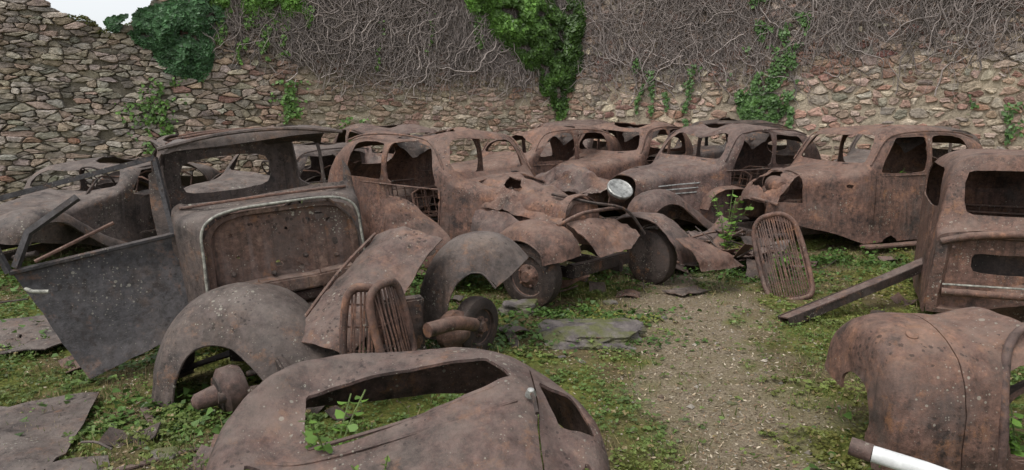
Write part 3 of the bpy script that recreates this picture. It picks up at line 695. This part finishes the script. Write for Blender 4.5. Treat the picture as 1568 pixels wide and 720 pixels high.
def arch(x,w,zt,zb,z0,p=.5,k=1.,n=13):
    s=section(x,z0,zb,zt,w*1.04,w,p,6,n); return [(q[0],q[1]*k,q[2]) for q in s]
ar=arch(.27,.49,1.10,.85,.40)
cz=.76; rows=[]
for k,dx in ((1,0),(.93,0),(.90,-.03),(.86,-.035),(.6,-.03),(.3,-.045),(.03,-.04)):
    rows.append([(p[0]+dx,p[1]*k,cz+(p[2]-cz)*k) for p in ar+[ar[0]]])
vs,fs=grid(rows); m=len(rows[0]); fs.append(tuple(range(6*m,7*m-1)))
fw=obj('firewall',vs,fs,RUST_FW); solid(fw,.008)
hc=[]
rg=random.Random(4)
for (y,z,r) in ((-.20,1.0,.018),(.16,.98,.025),(.25,1.0,.03),(.31,.96,.02),(-.05,.72,.03),(.1,.66,.02),(-.3,.8,.02),(.34,.8,.03),(-.33,.94,.015),(.02,.95,.012)):
    hc.append(prism([(y+r*rg.uniform(.6,1.3)*math.cos(a),z+r*rg.uniform(.6,1.3)*math.sin(a)) for a in np.linspace(0,6.28,9)[:-1]],0,-.2,.6))
cut(fw,hc); deform(fw,.02,3,5,.006); fw.parent=A; finish(fw,.7)
box('firewall_shelf',(.31,0,.58),(.14,.86,.10),RUST_FW,A,amp=.02)
box('firewall_lower_beam',(.30,0,.48),(.06,.92,.06),RUST[0],A,amp=.015)
for y in (-.35,-.1,.12,.33): lathe('stud',[(0,.018),(.03,.016),(.045,.006)],(.26,y,.70+.05*math.sin(y*9)),(1,0,0),RUST[3],A,8)
for y in (-.22,.18): tube('hanging_wire',[(.36,y,.66),(.38,y+.01,.52),(.37,y-.01,.40)],.004,RUST[1],A,5)
tube('cowl_trim',[(x+.036,y*1.045,z+.012) for x,y,z in arch(.27,.49,1.12,.85,.50)],.009,TRIM,A,8)
tube('windscreen_sill',[( -.14,-.57,1.12),(-.07,-.4,1.135),(-.06,0,1.14),(-.07,.4,1.135),(-.14,.57,1.12)],.010,RUST[1],A,6)
tube('roof_gutter',[(-.26,-.63,1.52),(-.22,-.3,1.575),(-.21,0,1.59),(-.22,.3,1.575),(-.26,.63,1.52)],.014,RUST[2],A,6,smooth_n=16)
for sd in (-1,1): tube('roof_rail',[(-1.85,sd*.56,1.46),(-1.4,sd*.60,1.53),(-.8,sd*.61,1.545),(-.28,sd*.60,1.53)],.014,RUST[2],A,6,smooth_n=14)
for x in (-.7,-1.15,-1.55): tube('roof_bow',[(x,-.55,1.53),(x,-.2,1.565),(x,.2,1.56),(x,.55,1.53)],.010,RUST[1],A,6,smooth_n=8)
sheet('torn_roof_lining',[[(-.28,0,1.54),(-.28,.25,1.54),(-.28,.5,1.52)],[(-.40,.05,1.50),(-.40,.3,1.50),(-.40,.5,1.48)],[(-.46,.1,1.47),(-.50,.35,1.47),(-.48,.5,1.42)]],RUST[3],A,18,10,.006,.03,4)
interior(A,RUST[3],x0=-1.7,x1=-.75,w=.52,zf=.30)
for sd in (-1,1): box('chassis_rail',(.75,sd*.27,.30),(1.3,.05,.10),RUST[3],A,amp=.012)
tube('front_axle',[(1.0,-.62,.20),(1.0,-.3,.17),(1.0,.3,.17),(1.0,.62,.16)],.035,RUST[3],A,8)
box('gearbox',(.55,0,.32),(.45,.24,.22),RUST[3],A,amp=.02)
def door(name,hb,hs,ht,ob,os_,ot,mat,parent,seed):
    hb,hs,ht,ob,os_,ot=map(V,(hb,hs,ht,ob,os_,ot))
    L=lambda a,b,f:a+(b-a)*f
    n=(hs-hb).cross(ob-hb).normalized()
    rows=[]
    for f in (0,.15,.4,.7,.9,1.):
        rows.append([tuple(L(L(hb,ob,g),L(hs,os_,g),f)-n*(.05*math.sin(f*2.2))) for g in (0,.25,.5,.75,1)])
    sheet(name+'_skin',rows,mat,parent,30,30,.02,.022,seed)
    P=[hs,L(hs,ht,.5),ht,L(ht,ot,.33),L(ht,ot,.66),ot,L(ot,os_,.5),os_]
    for i in range(0,len(P)-1): tube(name+'_frame_%d'%i,[P[i],P[i+1]],.022,mat,parent,4)
    tube(name+'_sill',[hs,L(hs,os_,.5)-n*.01,os_],.018,mat,parent,6)
    return n
wp=empty('rusted_car_door')
door('door',(-2.10,4.40,.28),(-2.28,4.43,.90),(-2.40,4.50,1.41),(-2.68,4.02,.03),(-3.08,3.98,.74),(-3.22,3.95,1.16),RUST_DOOR,wp,3)
tube('door_glass_rail',[(-3.05,4.0,.77),(-2.98,4.05,.98),(-2.75,4.2,1.18)],.026,RUST_DOOR,wp,4)
tube('door_stay',[(-2.95,4.03,.80),(-2.6,4.3,1.0)],.012,RUST[1],wp,6)
sheet('door_inner_panel',[[(-2.45,4.5,1.30),(-2.36,4.52,1.36)],[(-2.42,4.47,1.0),(-2.30,4.48,1.05)],[(-2.38,4.44,.7),(-2.25,4.45,.72)]],RUST[2],wp,10,14,.015,.02,6)
tube('door_handle',[(-2.93,3.90,.66),(-2.86,3.86,.655),(-2.78,3.88,.65)],.012,TRIM,wp,8)
tube('latch_rod',[(-3.4,4.0,.52),(-3.0,4.0,.57)],.006,RUST[3],wp,6)

Wg=empty('rusted_front_wing')
fender('wing_skin',[(-2.18,3.9,.02),(-2.15,3.92,.24),(-2.05,3.94,.47),(-1.90,3.95,.60),(-1.70,3.95,.65),(-1.48,3.93,.61),(-1.29,3.88,.48),(-1.12,3.84,.30),(-.96,3.8,.15)],(.12,1,0),.56,.26,Wg,RUST[2],seed=4,flip=-1,th=.012,amp=.014)
sheet('inner_valance',[[(-1.85,4.15,.1),(-1.6,4.15,.1),(-1.3,4.1,.1)],[(-1.85,4.15,.35),(-1.6,4.15,.45),(-1.3,4.1,.32)]],RUST[3],Wg,12,8,.01,.02,3)
Wg=empty('rusted_front_wing')
fender('wing_skin',[(-.64,4.62,.14),(-.66,4.62,.32),(-.62,4.62,.54),(-.52,4.62,.73),(-.34,4.62,.86),(-.14,4.62,.87),(.0,4.60,.80),(.10,4.58,.69)],(.15,1,0),.42,.24,Wg,RUST[2],seed=5,flip=-1,th=.012,amp=.014)
Wh=empty('brake_drum_hub')
lathe('drum',[(-.06,.02),(-.06,.12),(-.02,.14),(.05,.14),(.07,.11),(.09,.06),(.20,.045),(.22,.02)],(-1.60,3.60,.15),(-.75,-.62,-.12),RUST[0],Wh)
lathe('hub_cap_flange',[(.07,.10),(.085,.10),(.09,.05)],(-1.60,3.60,.15),(-.75,-.62,-.12),RUST[3],Wh)
tube('track_rod',[(-1.55,3.7,.2),(-1.2,3.75,.28),(-.95,3.95,.26)],.02,RUST[3],Wh,8)
lathe('steering_knuckle',[(-.05,.04),(.0,.06),(.08,.05),(.12,.02)],(-1.32,3.75,.26),(.8,.4,.3),RUST[0],Wh,12)
for k in range(5): tube('leaf_spring_%d'%k,[(-1.42+.03*k,3.66,.10+.02*k),(-1.2,3.72,.06+.02*k),(-.95-.03*k,3.8,.12+.02*k)],.011,RUST[3],Wh,4,smooth_n=8)
Wh=empty('rusted_wheel')
wheel('wheel',(-.26,4.55,.22),(.75,-.55,0),.21,.13,Wh)
lathe('drum',[(0,.02),(0,.14),(.06,.14),(.08,.1),(.15,.04),(.16,.01)],(-.42,4.4,.24),(.7,-.6,0),RUST[1],Wh)
Hd=empty('rusted_bonnet_panel')
sheet('panel',[[(-.95,4.55,.86),(-.72,4.5,.92),(-.46,4.42,.88)],[(-1.12,4.22,.66),(-.88,4.2,.76),(-.62,4.16,.68)],[(-1.28,3.92,.42),(-1.02,3.86,.50),(-.86,3.84,.38)],[(-1.34,3.8,.33),(-1.08,3.7,.36),(-.92,3.7,.28)]],RUST[0],Hd,24,34,.012,.04,6)
tube('hinge',[(-.95,4.56,.88),(-1.13,4.22,.68),(-1.35,3.8,.35)],.014,RUST[1],Hd,6,smooth_n=12)
Hd=empty('rusted_bonnet_panel')
sheet('panel',[[(-1.0,5.0,1.05),(-.85,5.05,1.07),(-.70,5.1,.95)],[(-.95,4.95,.85),(-.72,5.0,.88),(-.50,5.05,.80)],[(-.92,4.9,.62),(-.66,4.95,.66),(-.42,5.0,.66)]],RUST[1],Hd,20,20,.012,.04,7)
Gr=empty('radiator_grille')
M=Matrix.Translation((-.86,3.60,.28))@Matrix.Rotation(math.radians(14),4,'Z')@Matrix.Rotation(math.radians(-8),4,'X')@Matrix.Rotation(math.radians(4),4,'Y')
grille('grille',.20,.46,RUST[1],Gr,M,8,.02)
M=Matrix.Translation((-.65,3.68,.30))@Matrix.Rotation(math.radians(50),4,'Z')@Matrix.Rotation(math.radians(-10),4,'X')@Matrix.Rotation(math.radians(-7),4,'Y')
grille('grille_half',.24,.46,RUST[1],Gr,M,10,.03)
box('radiator_core',(-.70,3.86,.45),(.34,.08,.34),RUST[3],Gr,rot=(0,0,.4),amp=.02)
tube('crossmember',[(-.50,3.78,.44),(-.35,3.95,.43),(-.25,4.2,.34)],.045,RUST[1],Gr,10,smooth_n=10)
tube('bumper_iron',[(-.95,3.55,.22),(-.7,3.5,.24),(-.45,3.62,.26)],.02,RUST[3],Gr,6,smooth_n=10)

# ---- foreground low body (H)
H=empty('rusted_car_wreck')
rows=[
 [(-1.30,2.78,-.05),(-1.18,2.8,.2),(-1.02,2.98,.3),(-.85,3.08,.3),(-.50,3.16,.3),(-.13,3.2,.3),(.18,3.1,.22),(.36,2.9,.12),(.44,2.82,-.05)],
 [(-1.29,2.66,.0),(-1.20,2.68,.30),(-1.03,2.85,.50),(-.85,2.98,.54),(-.50,3.08,.545),(-.13,3.12,.53),(.16,3.02,.43),(.36,2.82,.28),(.44,2.75,.0)],
 [(-1.28,2.52,.02),(-1.19,2.55,.40),(-1.06,2.73,.565),(-.85,2.88,.585),(-.505,2.98,.58),(-.138,3.03,.575),(.145,2.93,.485),(.355,2.74,.35),(.43,2.7,.0)],
 [(-1.25,2.36,.0),(-1.16,2.40,.385),(-.985,2.60,.475),(-.861,2.72,.495),(-.567,2.82,.55),(-.131,2.89,.58),(.163,2.80,.47),(.365,2.62,.32),(.43,2.6,.0)],
 [(-1.2,2.2,.0),(-1.10,2.28,.36),(-.92,2.42,.385),(-.775,2.50,.41),(-.391,2.60,.485),(-.011,2.70,.55),(.175,2.60,.42),(.36,2.50,.30),(.42,2.48,.0)],
 [(-1.1,1.9,.0),(-.99,2.08,.30),(-.773,2.15,.31),(-.527,2.2,.35),(-.25,2.25,.38),(.04,2.35,.40),(.195,2.35,.30),(.34,2.33,.2),(.40,2.3,.0)],
 [(-1.0,1.7,-.1),(-.9,1.8,.05),(-.7,1.8,.05),(-.45,1.82,.05),(-.2,1.85,.05),(.05,1.9,.05),(.2,2.0,.03),(.33,2.1,.0),(.38,2.1,-.1)]]
cs=[prism(rr([(-.90,2.70),(-.57,2.83),(-.12,2.93),(.00,2.75),(-.40,2.55),(-.80,2.42)],.08),2,.2,1.),
    prism(rr([(.11,2.85),(.25,2.83),(.35,2.60),(.19,2.58)],.12),2,.15,1.),
    prism([(.085,2.93),(.092,2.93),(.135,2.0),(.128,2.0)],2,.2,1.),
    prism(ragged(-.98,2.30,.03,.02,3,12),2,.2,1.),prism(ragged(.30,2.42,.03,.025,5,12),2,.1,1.)]
sheet('body_shell',rows,RUST[0],H,80,80,.014,.018,9,cs,.6)
tube('window_rim',[(-.80,2.43,.40),(-.4,2.55,.475),(-.04,2.70,.56)],.009,RUST[0],H,6,smooth_n=14)
tube('body_swage',[(-.98,2.37,.375),(-.78,2.36,.385),(-.38,2.46,.455),(.02,2.60,.53)],.009,RUST[0],H,6,smooth_n=16)
lathe('handle_boss',[(0,.025),(.012,.022),(.03,.014),(.034,.003)],(.078,2.62,.545),(0,-.3,1),CHROME,H,14)
tube('handle',[(.078,2.62,.56),(.09,2.56,.555),(.10,2.48,.53)],.009,RUST[3],H,6)
tube('inner_stay',[(-.85,2.55,.2),(-.3,2.75,.42),(-.1,2.85,.48)],.015,RUST[3],H,6)
for k in range(9): tube('spring_wire_%d'%k,[(-.62+.05*k,2.9,.08),(-.60+.05*k,2.8,.20),(-.57+.05*k,2.72,.30)],.006,RUST[1],H,5,smooth_n=6)

# ---- bottom right body (G)
G=empty('rusted_car_wreck')
prof=[(3.55,.35),(3.50,.55),(3.32,.68),(3.08,.70),(2.90,.62),(2.80,.46),(2.76,.26),(2.78,.04),(2.82,-.1)]
rows=[]
for x,k,dz in ((1.70,.35,0),(1.71,.72,0),(1.74,.90,0),(1.82,.985,0),(1.98,1.,0),(2.17,1.,.0),(2.32,1.0,.05),(2.7,1.,.12),(3.5,1.,.12)):
    rows.append([(x,3.10+(y-3.12)*k,.30+(z-.30)*k+dz*max(0,z)) for y,z in prof])
cs=[prism(rect(2.20,3.1,.16,.60,.10),1,2.2,3.0),prism([(2.0,.0),(2.006,.0),(2.006,.8),(2.0,.8)],1,2.2,3.2),prism(rect(2.35,3.4,2.98,3.40,.1),2,.4,1)]
sheet('body_shell',rows,RUST[1],G,44,56,.014,.018,12,cs,.6)
tube('door_frame',[(2.19,2.76,.06),(2.17,2.74,.3),(2.19,2.80,.5),(2.26,2.89,.68),(2.42,2.94,.75),(2.9,2.96,.79)],.02,RUST[0],G,8,smooth_n=24)
lathe('badge_plate',[(0,.028),(.006,.027),(.008,.02)],(1.86,2.97,.690),(-.1,-.7,1),RUST[1],G,14)
box('sill',(2.8,2.82,.14),(1.1,.05,.05),RUST[1],G,amp=.01)
tube('inner_strut',[(2.25,3.0,.1),(2.45,3.1,.35),(2.8,3.1,.55)],.02,RUST[3],G,6)
tube('inner_ring',[(2.26,2.95,.2),(2.32,2.93,.38),(2.44,2.95,.44),(2.6,3.0,.42)],.013,RUST[1],G,6,smooth_n=14)
# ---- right-edge cab (F)
F=empty('rusted_cab_wreck',(4.03,5.02,0),-116)
stF=[(-1.9,.3,.8,1.1,.5,.52,.5),(-1.75,.12,.84,1.28,.62,.60,.42),(-1.0,.10,.86,1.385,.68,.64,.4),(-.35,.10,.86,1.37,.69,.63,.42),(-.22,.10,.86,1.33,.69,.62,.45),(-.06,.10,.78,.90,.70,.66,.6),(.06,.10,.70,.80,.70,.66,.6)]
cs=[prism(rect(-.50,.50,.905,1.26,.10),0,-.5,.4),prism(rect(-.3,.3,.95,1.2,.2),0,-3,-1.5),prism(rect(-1.5,-.4,.90,1.25,.12),1,-2,2)]
shell('body_shell',stF,F,RUST[1],cs,seed=41,amp=.02,auto=3)
ar=arch(.085,.66,.79,.70,.12,.6); cz=.42; rows=[]
for k,dx in ((1.01,0),(.90,.0),(.86,-.05),(.5,-.05),(.05,-.05)): rows.append([(p[0]+dx,p[1]*k,cz+(p[2]-cz)*k) for p in ar+[ar[0]]])
vs,fs=grid(rows); m=len(rows[0]); fs.append(tuple(range(4*m,5*m-1))); o=obj('front_panel',vs,fs,RUST[1]); solid(o,.01)
cut(o,[prism(rect(-.42,.42,.46,.62,.1),0,-.3,.4)]); deform(o,.014,3,2,.004); o.parent=F; finish(o)
tube('panel_roll',[(.09,-.64,.70),(.11,-.4,.77),(.11,0,.80),(.11,.4,.77),(.09,.64,.70)],.03,RUST[1],F,8,smooth_n=16)
box('inner_bulkhead',(-.12,0,.45),(.03,1.1,.4),RUST[3],F,amp=.02)
tube('lower_beam',[(.11,-.6,.3),(.13,0,.32),(.11,.6,.3)],.03,RUST[1],F,8)
tube('trim_strip',[(.11,-.6,.36),(.13,0,.385),(.11,.6,.37)],.008,TRIM,F,6)
for y in (-.55,-.3,.1,.45): lathe('rivet',[(0,.015),(.012,.012),(.016,.002)],(.09,y,.66),(1,0,0),RUST[0],F,8)
interior(F,RUST[3],x0=-1.6,x1=-.8,w=.5,zf=.2)

# ---- loose objects
Gs=empty('radiator_grille')
M=Matrix.Translation((2.62,6.05,.0))@Matrix.Rotation(math.radians(-30),4,'Z')@Matrix.Rotation(math.radians(-16),4,'X')@Matrix.Rotation(math.radians(-19),4,'Y')
grille('grille',.42,.80,RUST[1],Gs,M,17,.08)
Bm=empty('rusted_steel_beam')
for i,(dy,dz,w,h) in enumerate(((0,0,.10,.015),(.05,-.035,.012,.08),(-.05,-.035,.012,.08))):
    a=V((2.22,5.22,.06));b=V((3.78,5.85,.44)); mid=(a+b)/2; d=b-a; L=d.length
    box('flange_%d'%i,mid+V((-dy*.37,dy*.93,dz)),(L,w,h),RUST[3] if i else RUST[0],Bm,rot=(0,-math.asin(d.z/L),math.atan2(d.y,d.x)),amp=.03,bev=.003)
def plate(name,pts,z,mat,seed,amp=.03):
    c=V((sum(p[0] for p in pts)/len(pts),sum(p[1] for p in pts)/len(pts)))
    rows=[[(c.x+(x-c.x)*k,c.y+(y-c.y)*k,z+gh(x,y)) for x,y in pts+[pts[0]]] for k in (.02,.35,.7,1.)]
    r2=[]
    for r in rows: r2.append([ (r[i][0]+(r[i+1][0]-r[i][0])*f,r[i][1]+(r[i+1][1]-r[i][1])*f,r[i][2]) for i in range(len(r)-1) for f in (0,.2,.4,.6,.8)]+[r[-1]])
    vs,fs=grid(r2); o=obj(name,vs,fs,mat); solid(o,.008); deform(o,amp,2.5,seed,.014); finish(o); return o
plate('rusted_sheet_plate',[(-2.5,3.83),(-2.9,3.6),(-3.4,3.5),(-3.2,2.8),(-2.15,2.75),(-2.2,3.05)],.05,RUST[2],1)
plate('rusted_sheet_plate',[(-3.6,5.3),(-3.2,4.8),(-3.3,4.5),(-4.0,4.45),(-4.4,5.0)],.05,RUST[2],2)
plate('rusted_sheet_plate',[(1.45,6.2),(1.8,6.4),(1.9,6.2),(1.6,6.05)],.03,RUST[2],4,.01)
box('rusted_strip',(-1.98,3.42,.04),(.40,.04,.012),RUST[0],rot=(0,0,-.9),amp=.02)
box('rusted_strip',(-1.75,3.0,.04),(.45,.05,.012),RUST[0],rot=(0,0,.6),amp=.02)
box('rusted_strip',(-2.0,4.15,.10),(.35,.10,.012),RUST[3],rot=(0,-.2,.5),amp=.02)
Pp=empty('white_plastic_pipe')
tube('pipe',[(1.55,2.66,.26),(1.72,2.56,.24),(2.0,2.38,.19)],.036,WHITEPIPE,Pp,16); tube('pipe_end_fitting',[(1.48,2.71,.27),(1.55,2.66,.26)],.04,RUST[0],Pp,12)
Db=empty('rusted_scrap_heap')
rg=random.Random(12)
def scrap(i,x,y,z,par,k=1.):
    if rg.random()<.45:
        a=rg.random()*3.14; l=rg.uniform(.2,.5)*k; tube('rod_%d'%i,[(x-l*math.cos(a),y-l*math.sin(a)*.5,z),(x,y,z+rg.uniform(-.03,.1)*k),(x+l*math.cos(a),y+l*math.sin(a)*.5,z+rg.uniform(-.1,.2)*k)],rg.uniform(.006,.022)*k,rg.choice(RUST),par,6,smooth_n=8)
    else:
        a=rg.random()*6; w,l=rg.uniform(.08,.22)*k,rg.uniform(.12,.35)*k; s=.6*k; u=V((math.cos(a),math.sin(a),rg.uniform(-s,s))); q=V((-math.sin(a),math.cos(a),rg.uniform(-s,s))); c=V((x,y,z))
        sheet('scrap_%d'%i,[[tuple(c+u*l*f+q*w*g+V((0,0,.06*k*math.sin(f*3+i)))) for g in (-1,0,1)] for f in (-1,0,1)],rg.choice(RUST),par,10,10,.006,.05*k,i)
for i in range(46):
    x=rg.uniform(1.75,3.1); y=rg.uniform(6.9,7.9); scrap(i,x,y,.05+.34*rg.random()*(1-abs(x-2.3)/1.2),Db,.85)
Ds=empty('scattered_metal_debris')
for i,(cx,cy,sx_,sy_) in enumerate([(-1.3,3.2,.7,.3)]*7+[(-.1,5.1,.8,.4)]*6+[(3.3,5.6,1.0,.6)]*6+[(-2.6,4.9,.8,.5)]*6+[(-.5,5.9,.6,.4)]*5+[(1.0,6.4,.8,.3)]*5+[(-2.1,2.9,.4,.3)]*4+[(4.2,7.3,1.0,.4)]*5):
    x=rg.gauss(cx,sx_*.6);y=rg.gauss(cy,sy_*.6); scrap(i,x,y,gh(x,y)+.03,Ds,.42)
def rock(name,c,s,seed,sub=5):
    bm=bmesh.new(); bmesh.ops.create_icosphere(bm,subdivisions=sub,radius=1)
    for v in bm.verts:
        p=v.co.copy(); q=1/max(abs(p.x),abs(p.y),abs(p.z)*1.1)**.55
        p*=q*(1+.34*noise.noise(p*1.1+V((seed,0,0)))+.18*noise.noise(p*2.6+V((seed,0,0)))+.07*noise.noise(p*8))
        v.co=V((p.x*s[0]+c[0],p.y*s[1]+c[1],p.z*s[2]+c[2]))
    me=bpy.data.meshes.new(name); bm.to_mesh(me); bm.free(); o=bpy.data.objects.new(name,me); COL.objects.link(o)
    me.materials.append(ROCK); finish(o,.5); return o
t=NT('mossy_rock'); tc=t.add('ShaderNodeTexCoord'); v=tc.outputs['Object']; n1=t.noise(v,5,9,.7); n2=t.noise(v,30,8,.7)
c=t.ramp(n1,[(.35,(.06,.052,.052)),(.5,(.15,.128,.12)),(.68,(.27,.24,.21))]); c=t.mix(t.math('MULTIPLY',t.ramp(t.noise(v,4,6,.6),[(.45,g3(0)),(.57,g3(1))]),.8),c,(.12,.13,.035))
t.link(c,t.b.inputs['Base Color']); t.b.inputs['Roughness'].default_value=.9; t.link(t.bump(n2,.9,.03),t.b.inputs['Normal']); ROCK=t.m
rock('flat_rock',(.58,4.92,.01),(.37,.27,.095),1); rock('flat_rock',(.94,5.15,.0),(.12,.10,.06),2); rock('flat_rock',(.80,4.72,-.01),(.09,.06,.04),3)
rock('flat_rock',(.06,5.62,.03),(.16,.10,.07),5)
for i,(x,y,s) in enumerate(((-1.72,3.05,.07),(1.32,3.75,.03),(1.38,3.8,.02),(-.9,2.95,.05),(1.25,5.4,.05),(.9,5.9,.06),(3.2,5.0,.06),(-1.3,3.15,.04),(2.0,6.9,.08),(.35,4.5,.03),(-2.2,4.2,.06))): rock('small_stone',(x,y,gh(x,y)),(s,s*.7,s*.45),20+i,3)
vs=[];fs=[];cols=[]; rg=random.Random(2)
for _ in range(2200):
    y=2.2+6.5*rg.random()**1.2; x=1.2+(y-3.1)*.17+rg.gauss(0,.55) if rg.random()<.6 else rg.uniform(-1,1)*(1+.8*y)
    s=rg.uniform(.003,.010)*(1 if rg.random()<.95 else 2.4); z=gh(x,y)+s*.2; b=len(vs); g=rg.uniform(.4,1.3); col=rg.choice([(.28*g,.25*g,.21*g),(.22*g,.16*g,.12*g),(.31*g,.27*g,.22*g)])
    for (a,bb,c_) in ((1,0,0),(.2,1,0),(-1,.1,0),(0,-1,0),(0,0,.8),(0,0,-.8)): vs.append((x+a*s*rg.uniform(.7,1.3),y+bb*s*rg.uniform(.7,1.3),z+c_*s)); cols.append(col)
    for q in range(4): fs+=[(b+q,b+(q+1)%4,b+4),(b+(q+1)%4,b+q,b+5)]
obj('gravel',vs,fs,attr_mat('pebble',.9,30,0,0,.2),None,False,cols)

def plant(name,base,n,h,lsz,seed,col=(.13,.24,.04)):
    rg=random.Random(seed); e=empty(name); P=[];N=[];S=[];C=[];T=[]
    for i in range(n):
        a=rg.random()*6.28; l=h*rg.uniform(.6,1); lean=rg.uniform(.1,.5)
        pts=[V(base)+V((math.cos(a)*lean*l*f*f,math.sin(a)*lean*l*f*f,l*f)) for f in np.linspace(0,1,6)]
        tube('stem_%d'%i,pts,.0035,BARKG,e,5)
        for f in np.arange(.25,1.01,.11):
            for sd in (-1,1):
                k=min(4.999,f*5); p=pts[int(k)].lerp(pts[int(k)+1],k-int(k)) if f<1 else pts[5]
                b=a+sd*1.3+rg.uniform(-.5,.5); dr=V((math.cos(b),math.sin(b),.35)); s=lsz*rg.uniform(.6,1.1)
                P.append(tuple(p+dr*s*.5));T.append(tuple(dr));N.append((rg.gauss(0,.3),rg.gauss(0,.3),1));S.append(s);g=rg.uniform(.7,1.3);C.append(tuple(c*g for c in col))
    leafmass('leaves',P,N,S,C,shape=SH_OV*np.array([1.2,1]),T=np.array(T),parent=e)
BARKG=simple_mat('green_stem',(.10,.14,.04))
plant('sapling',(-.72,2.46,.15),5,.46,.055,1); plant('sapling',(-.50,2.30,.12),3,.34,.045,2,(.16,.25,.05)); plant('sapling',(-.30,2.62,.15),4,.26,.04,3,(.15,.23,.04))
plant('sapling',(2.32,2.85,.1),5,.32,.05,4); plant('sapling',(2.45,2.75,-.02),5,.25,.05,5)
plant('sapling',(2.35,7.2,.1),6,.80,.08,6); plant('sapling',(2.75,6.7,0),6,.4,.07,7); plant('sapling',(-1.15,4.35,.2),5,.3,.06,8,(.2,.27,.04))
plant('sapling',(-.62,7.0,.5),3,.55,.05,9); plant('sapling',(-1.9,5.6,.3),6,.7,.08,10); plant('sapling',(4.9,8.7,.3),6,.75,.08,11)

# ---------------------------------------------------------------- light, sky, camera
w=bpy.data.worlds.new('World'); sc.world=w; w.use_nodes=True; nt=w.node_tree; bg=nt.nodes['Background']
sky=nt.nodes.new('ShaderNodeTexSky'); sky.sky_type='NISHITA'; sky.sun_disc=False; sky.sun_elevation=math.radians(60); sky.sun_rotation=math.radians(222); sky.dust_density=2.5; sky.air_density=1.0
hs=nt.nodes.new('ShaderNodeHueSaturation'); hs.inputs['Saturation'].default_value=.18; hs.inputs['Value'].default_value=1.5; nt.links.new(sky.outputs[0],hs.inputs['Color']); nt.links.new(hs.outputs[0],bg.inputs[0]); bg.inputs[1].default_value=.15
su=bpy.data.lights.new('sun','SUN'); su.energy=1.5; su.angle=math.radians(25); su.color=(1,.96,.91); so=bpy.data.objects.new('sun',su); COL.objects.link(so)
el=math.radians(60); az=math.radians(222)
dirv=V((math.sin(az)*math.cos(el),math.cos(az)*math.cos(el),math.sin(el))); so.rotation_euler=dirv.to_track_quat('Z','Y').to_euler()
cam=bpy.data.cameras.new('camera'); co=bpy.data.objects.new('camera',cam); COL.objects.link(co); co.location=(0,0,1.7); co.rotation_euler=(math.radians(90-10.3),0,0)
cam.sensor_width=36; cam.lens=36*1022/1568; cam.clip_end=1500; cam.clip_start=.05; sc.camera=co
sc.view_settings.view_transform='Standard'; sc.view_settings.look='None'; sc.view_settings.exposure=0
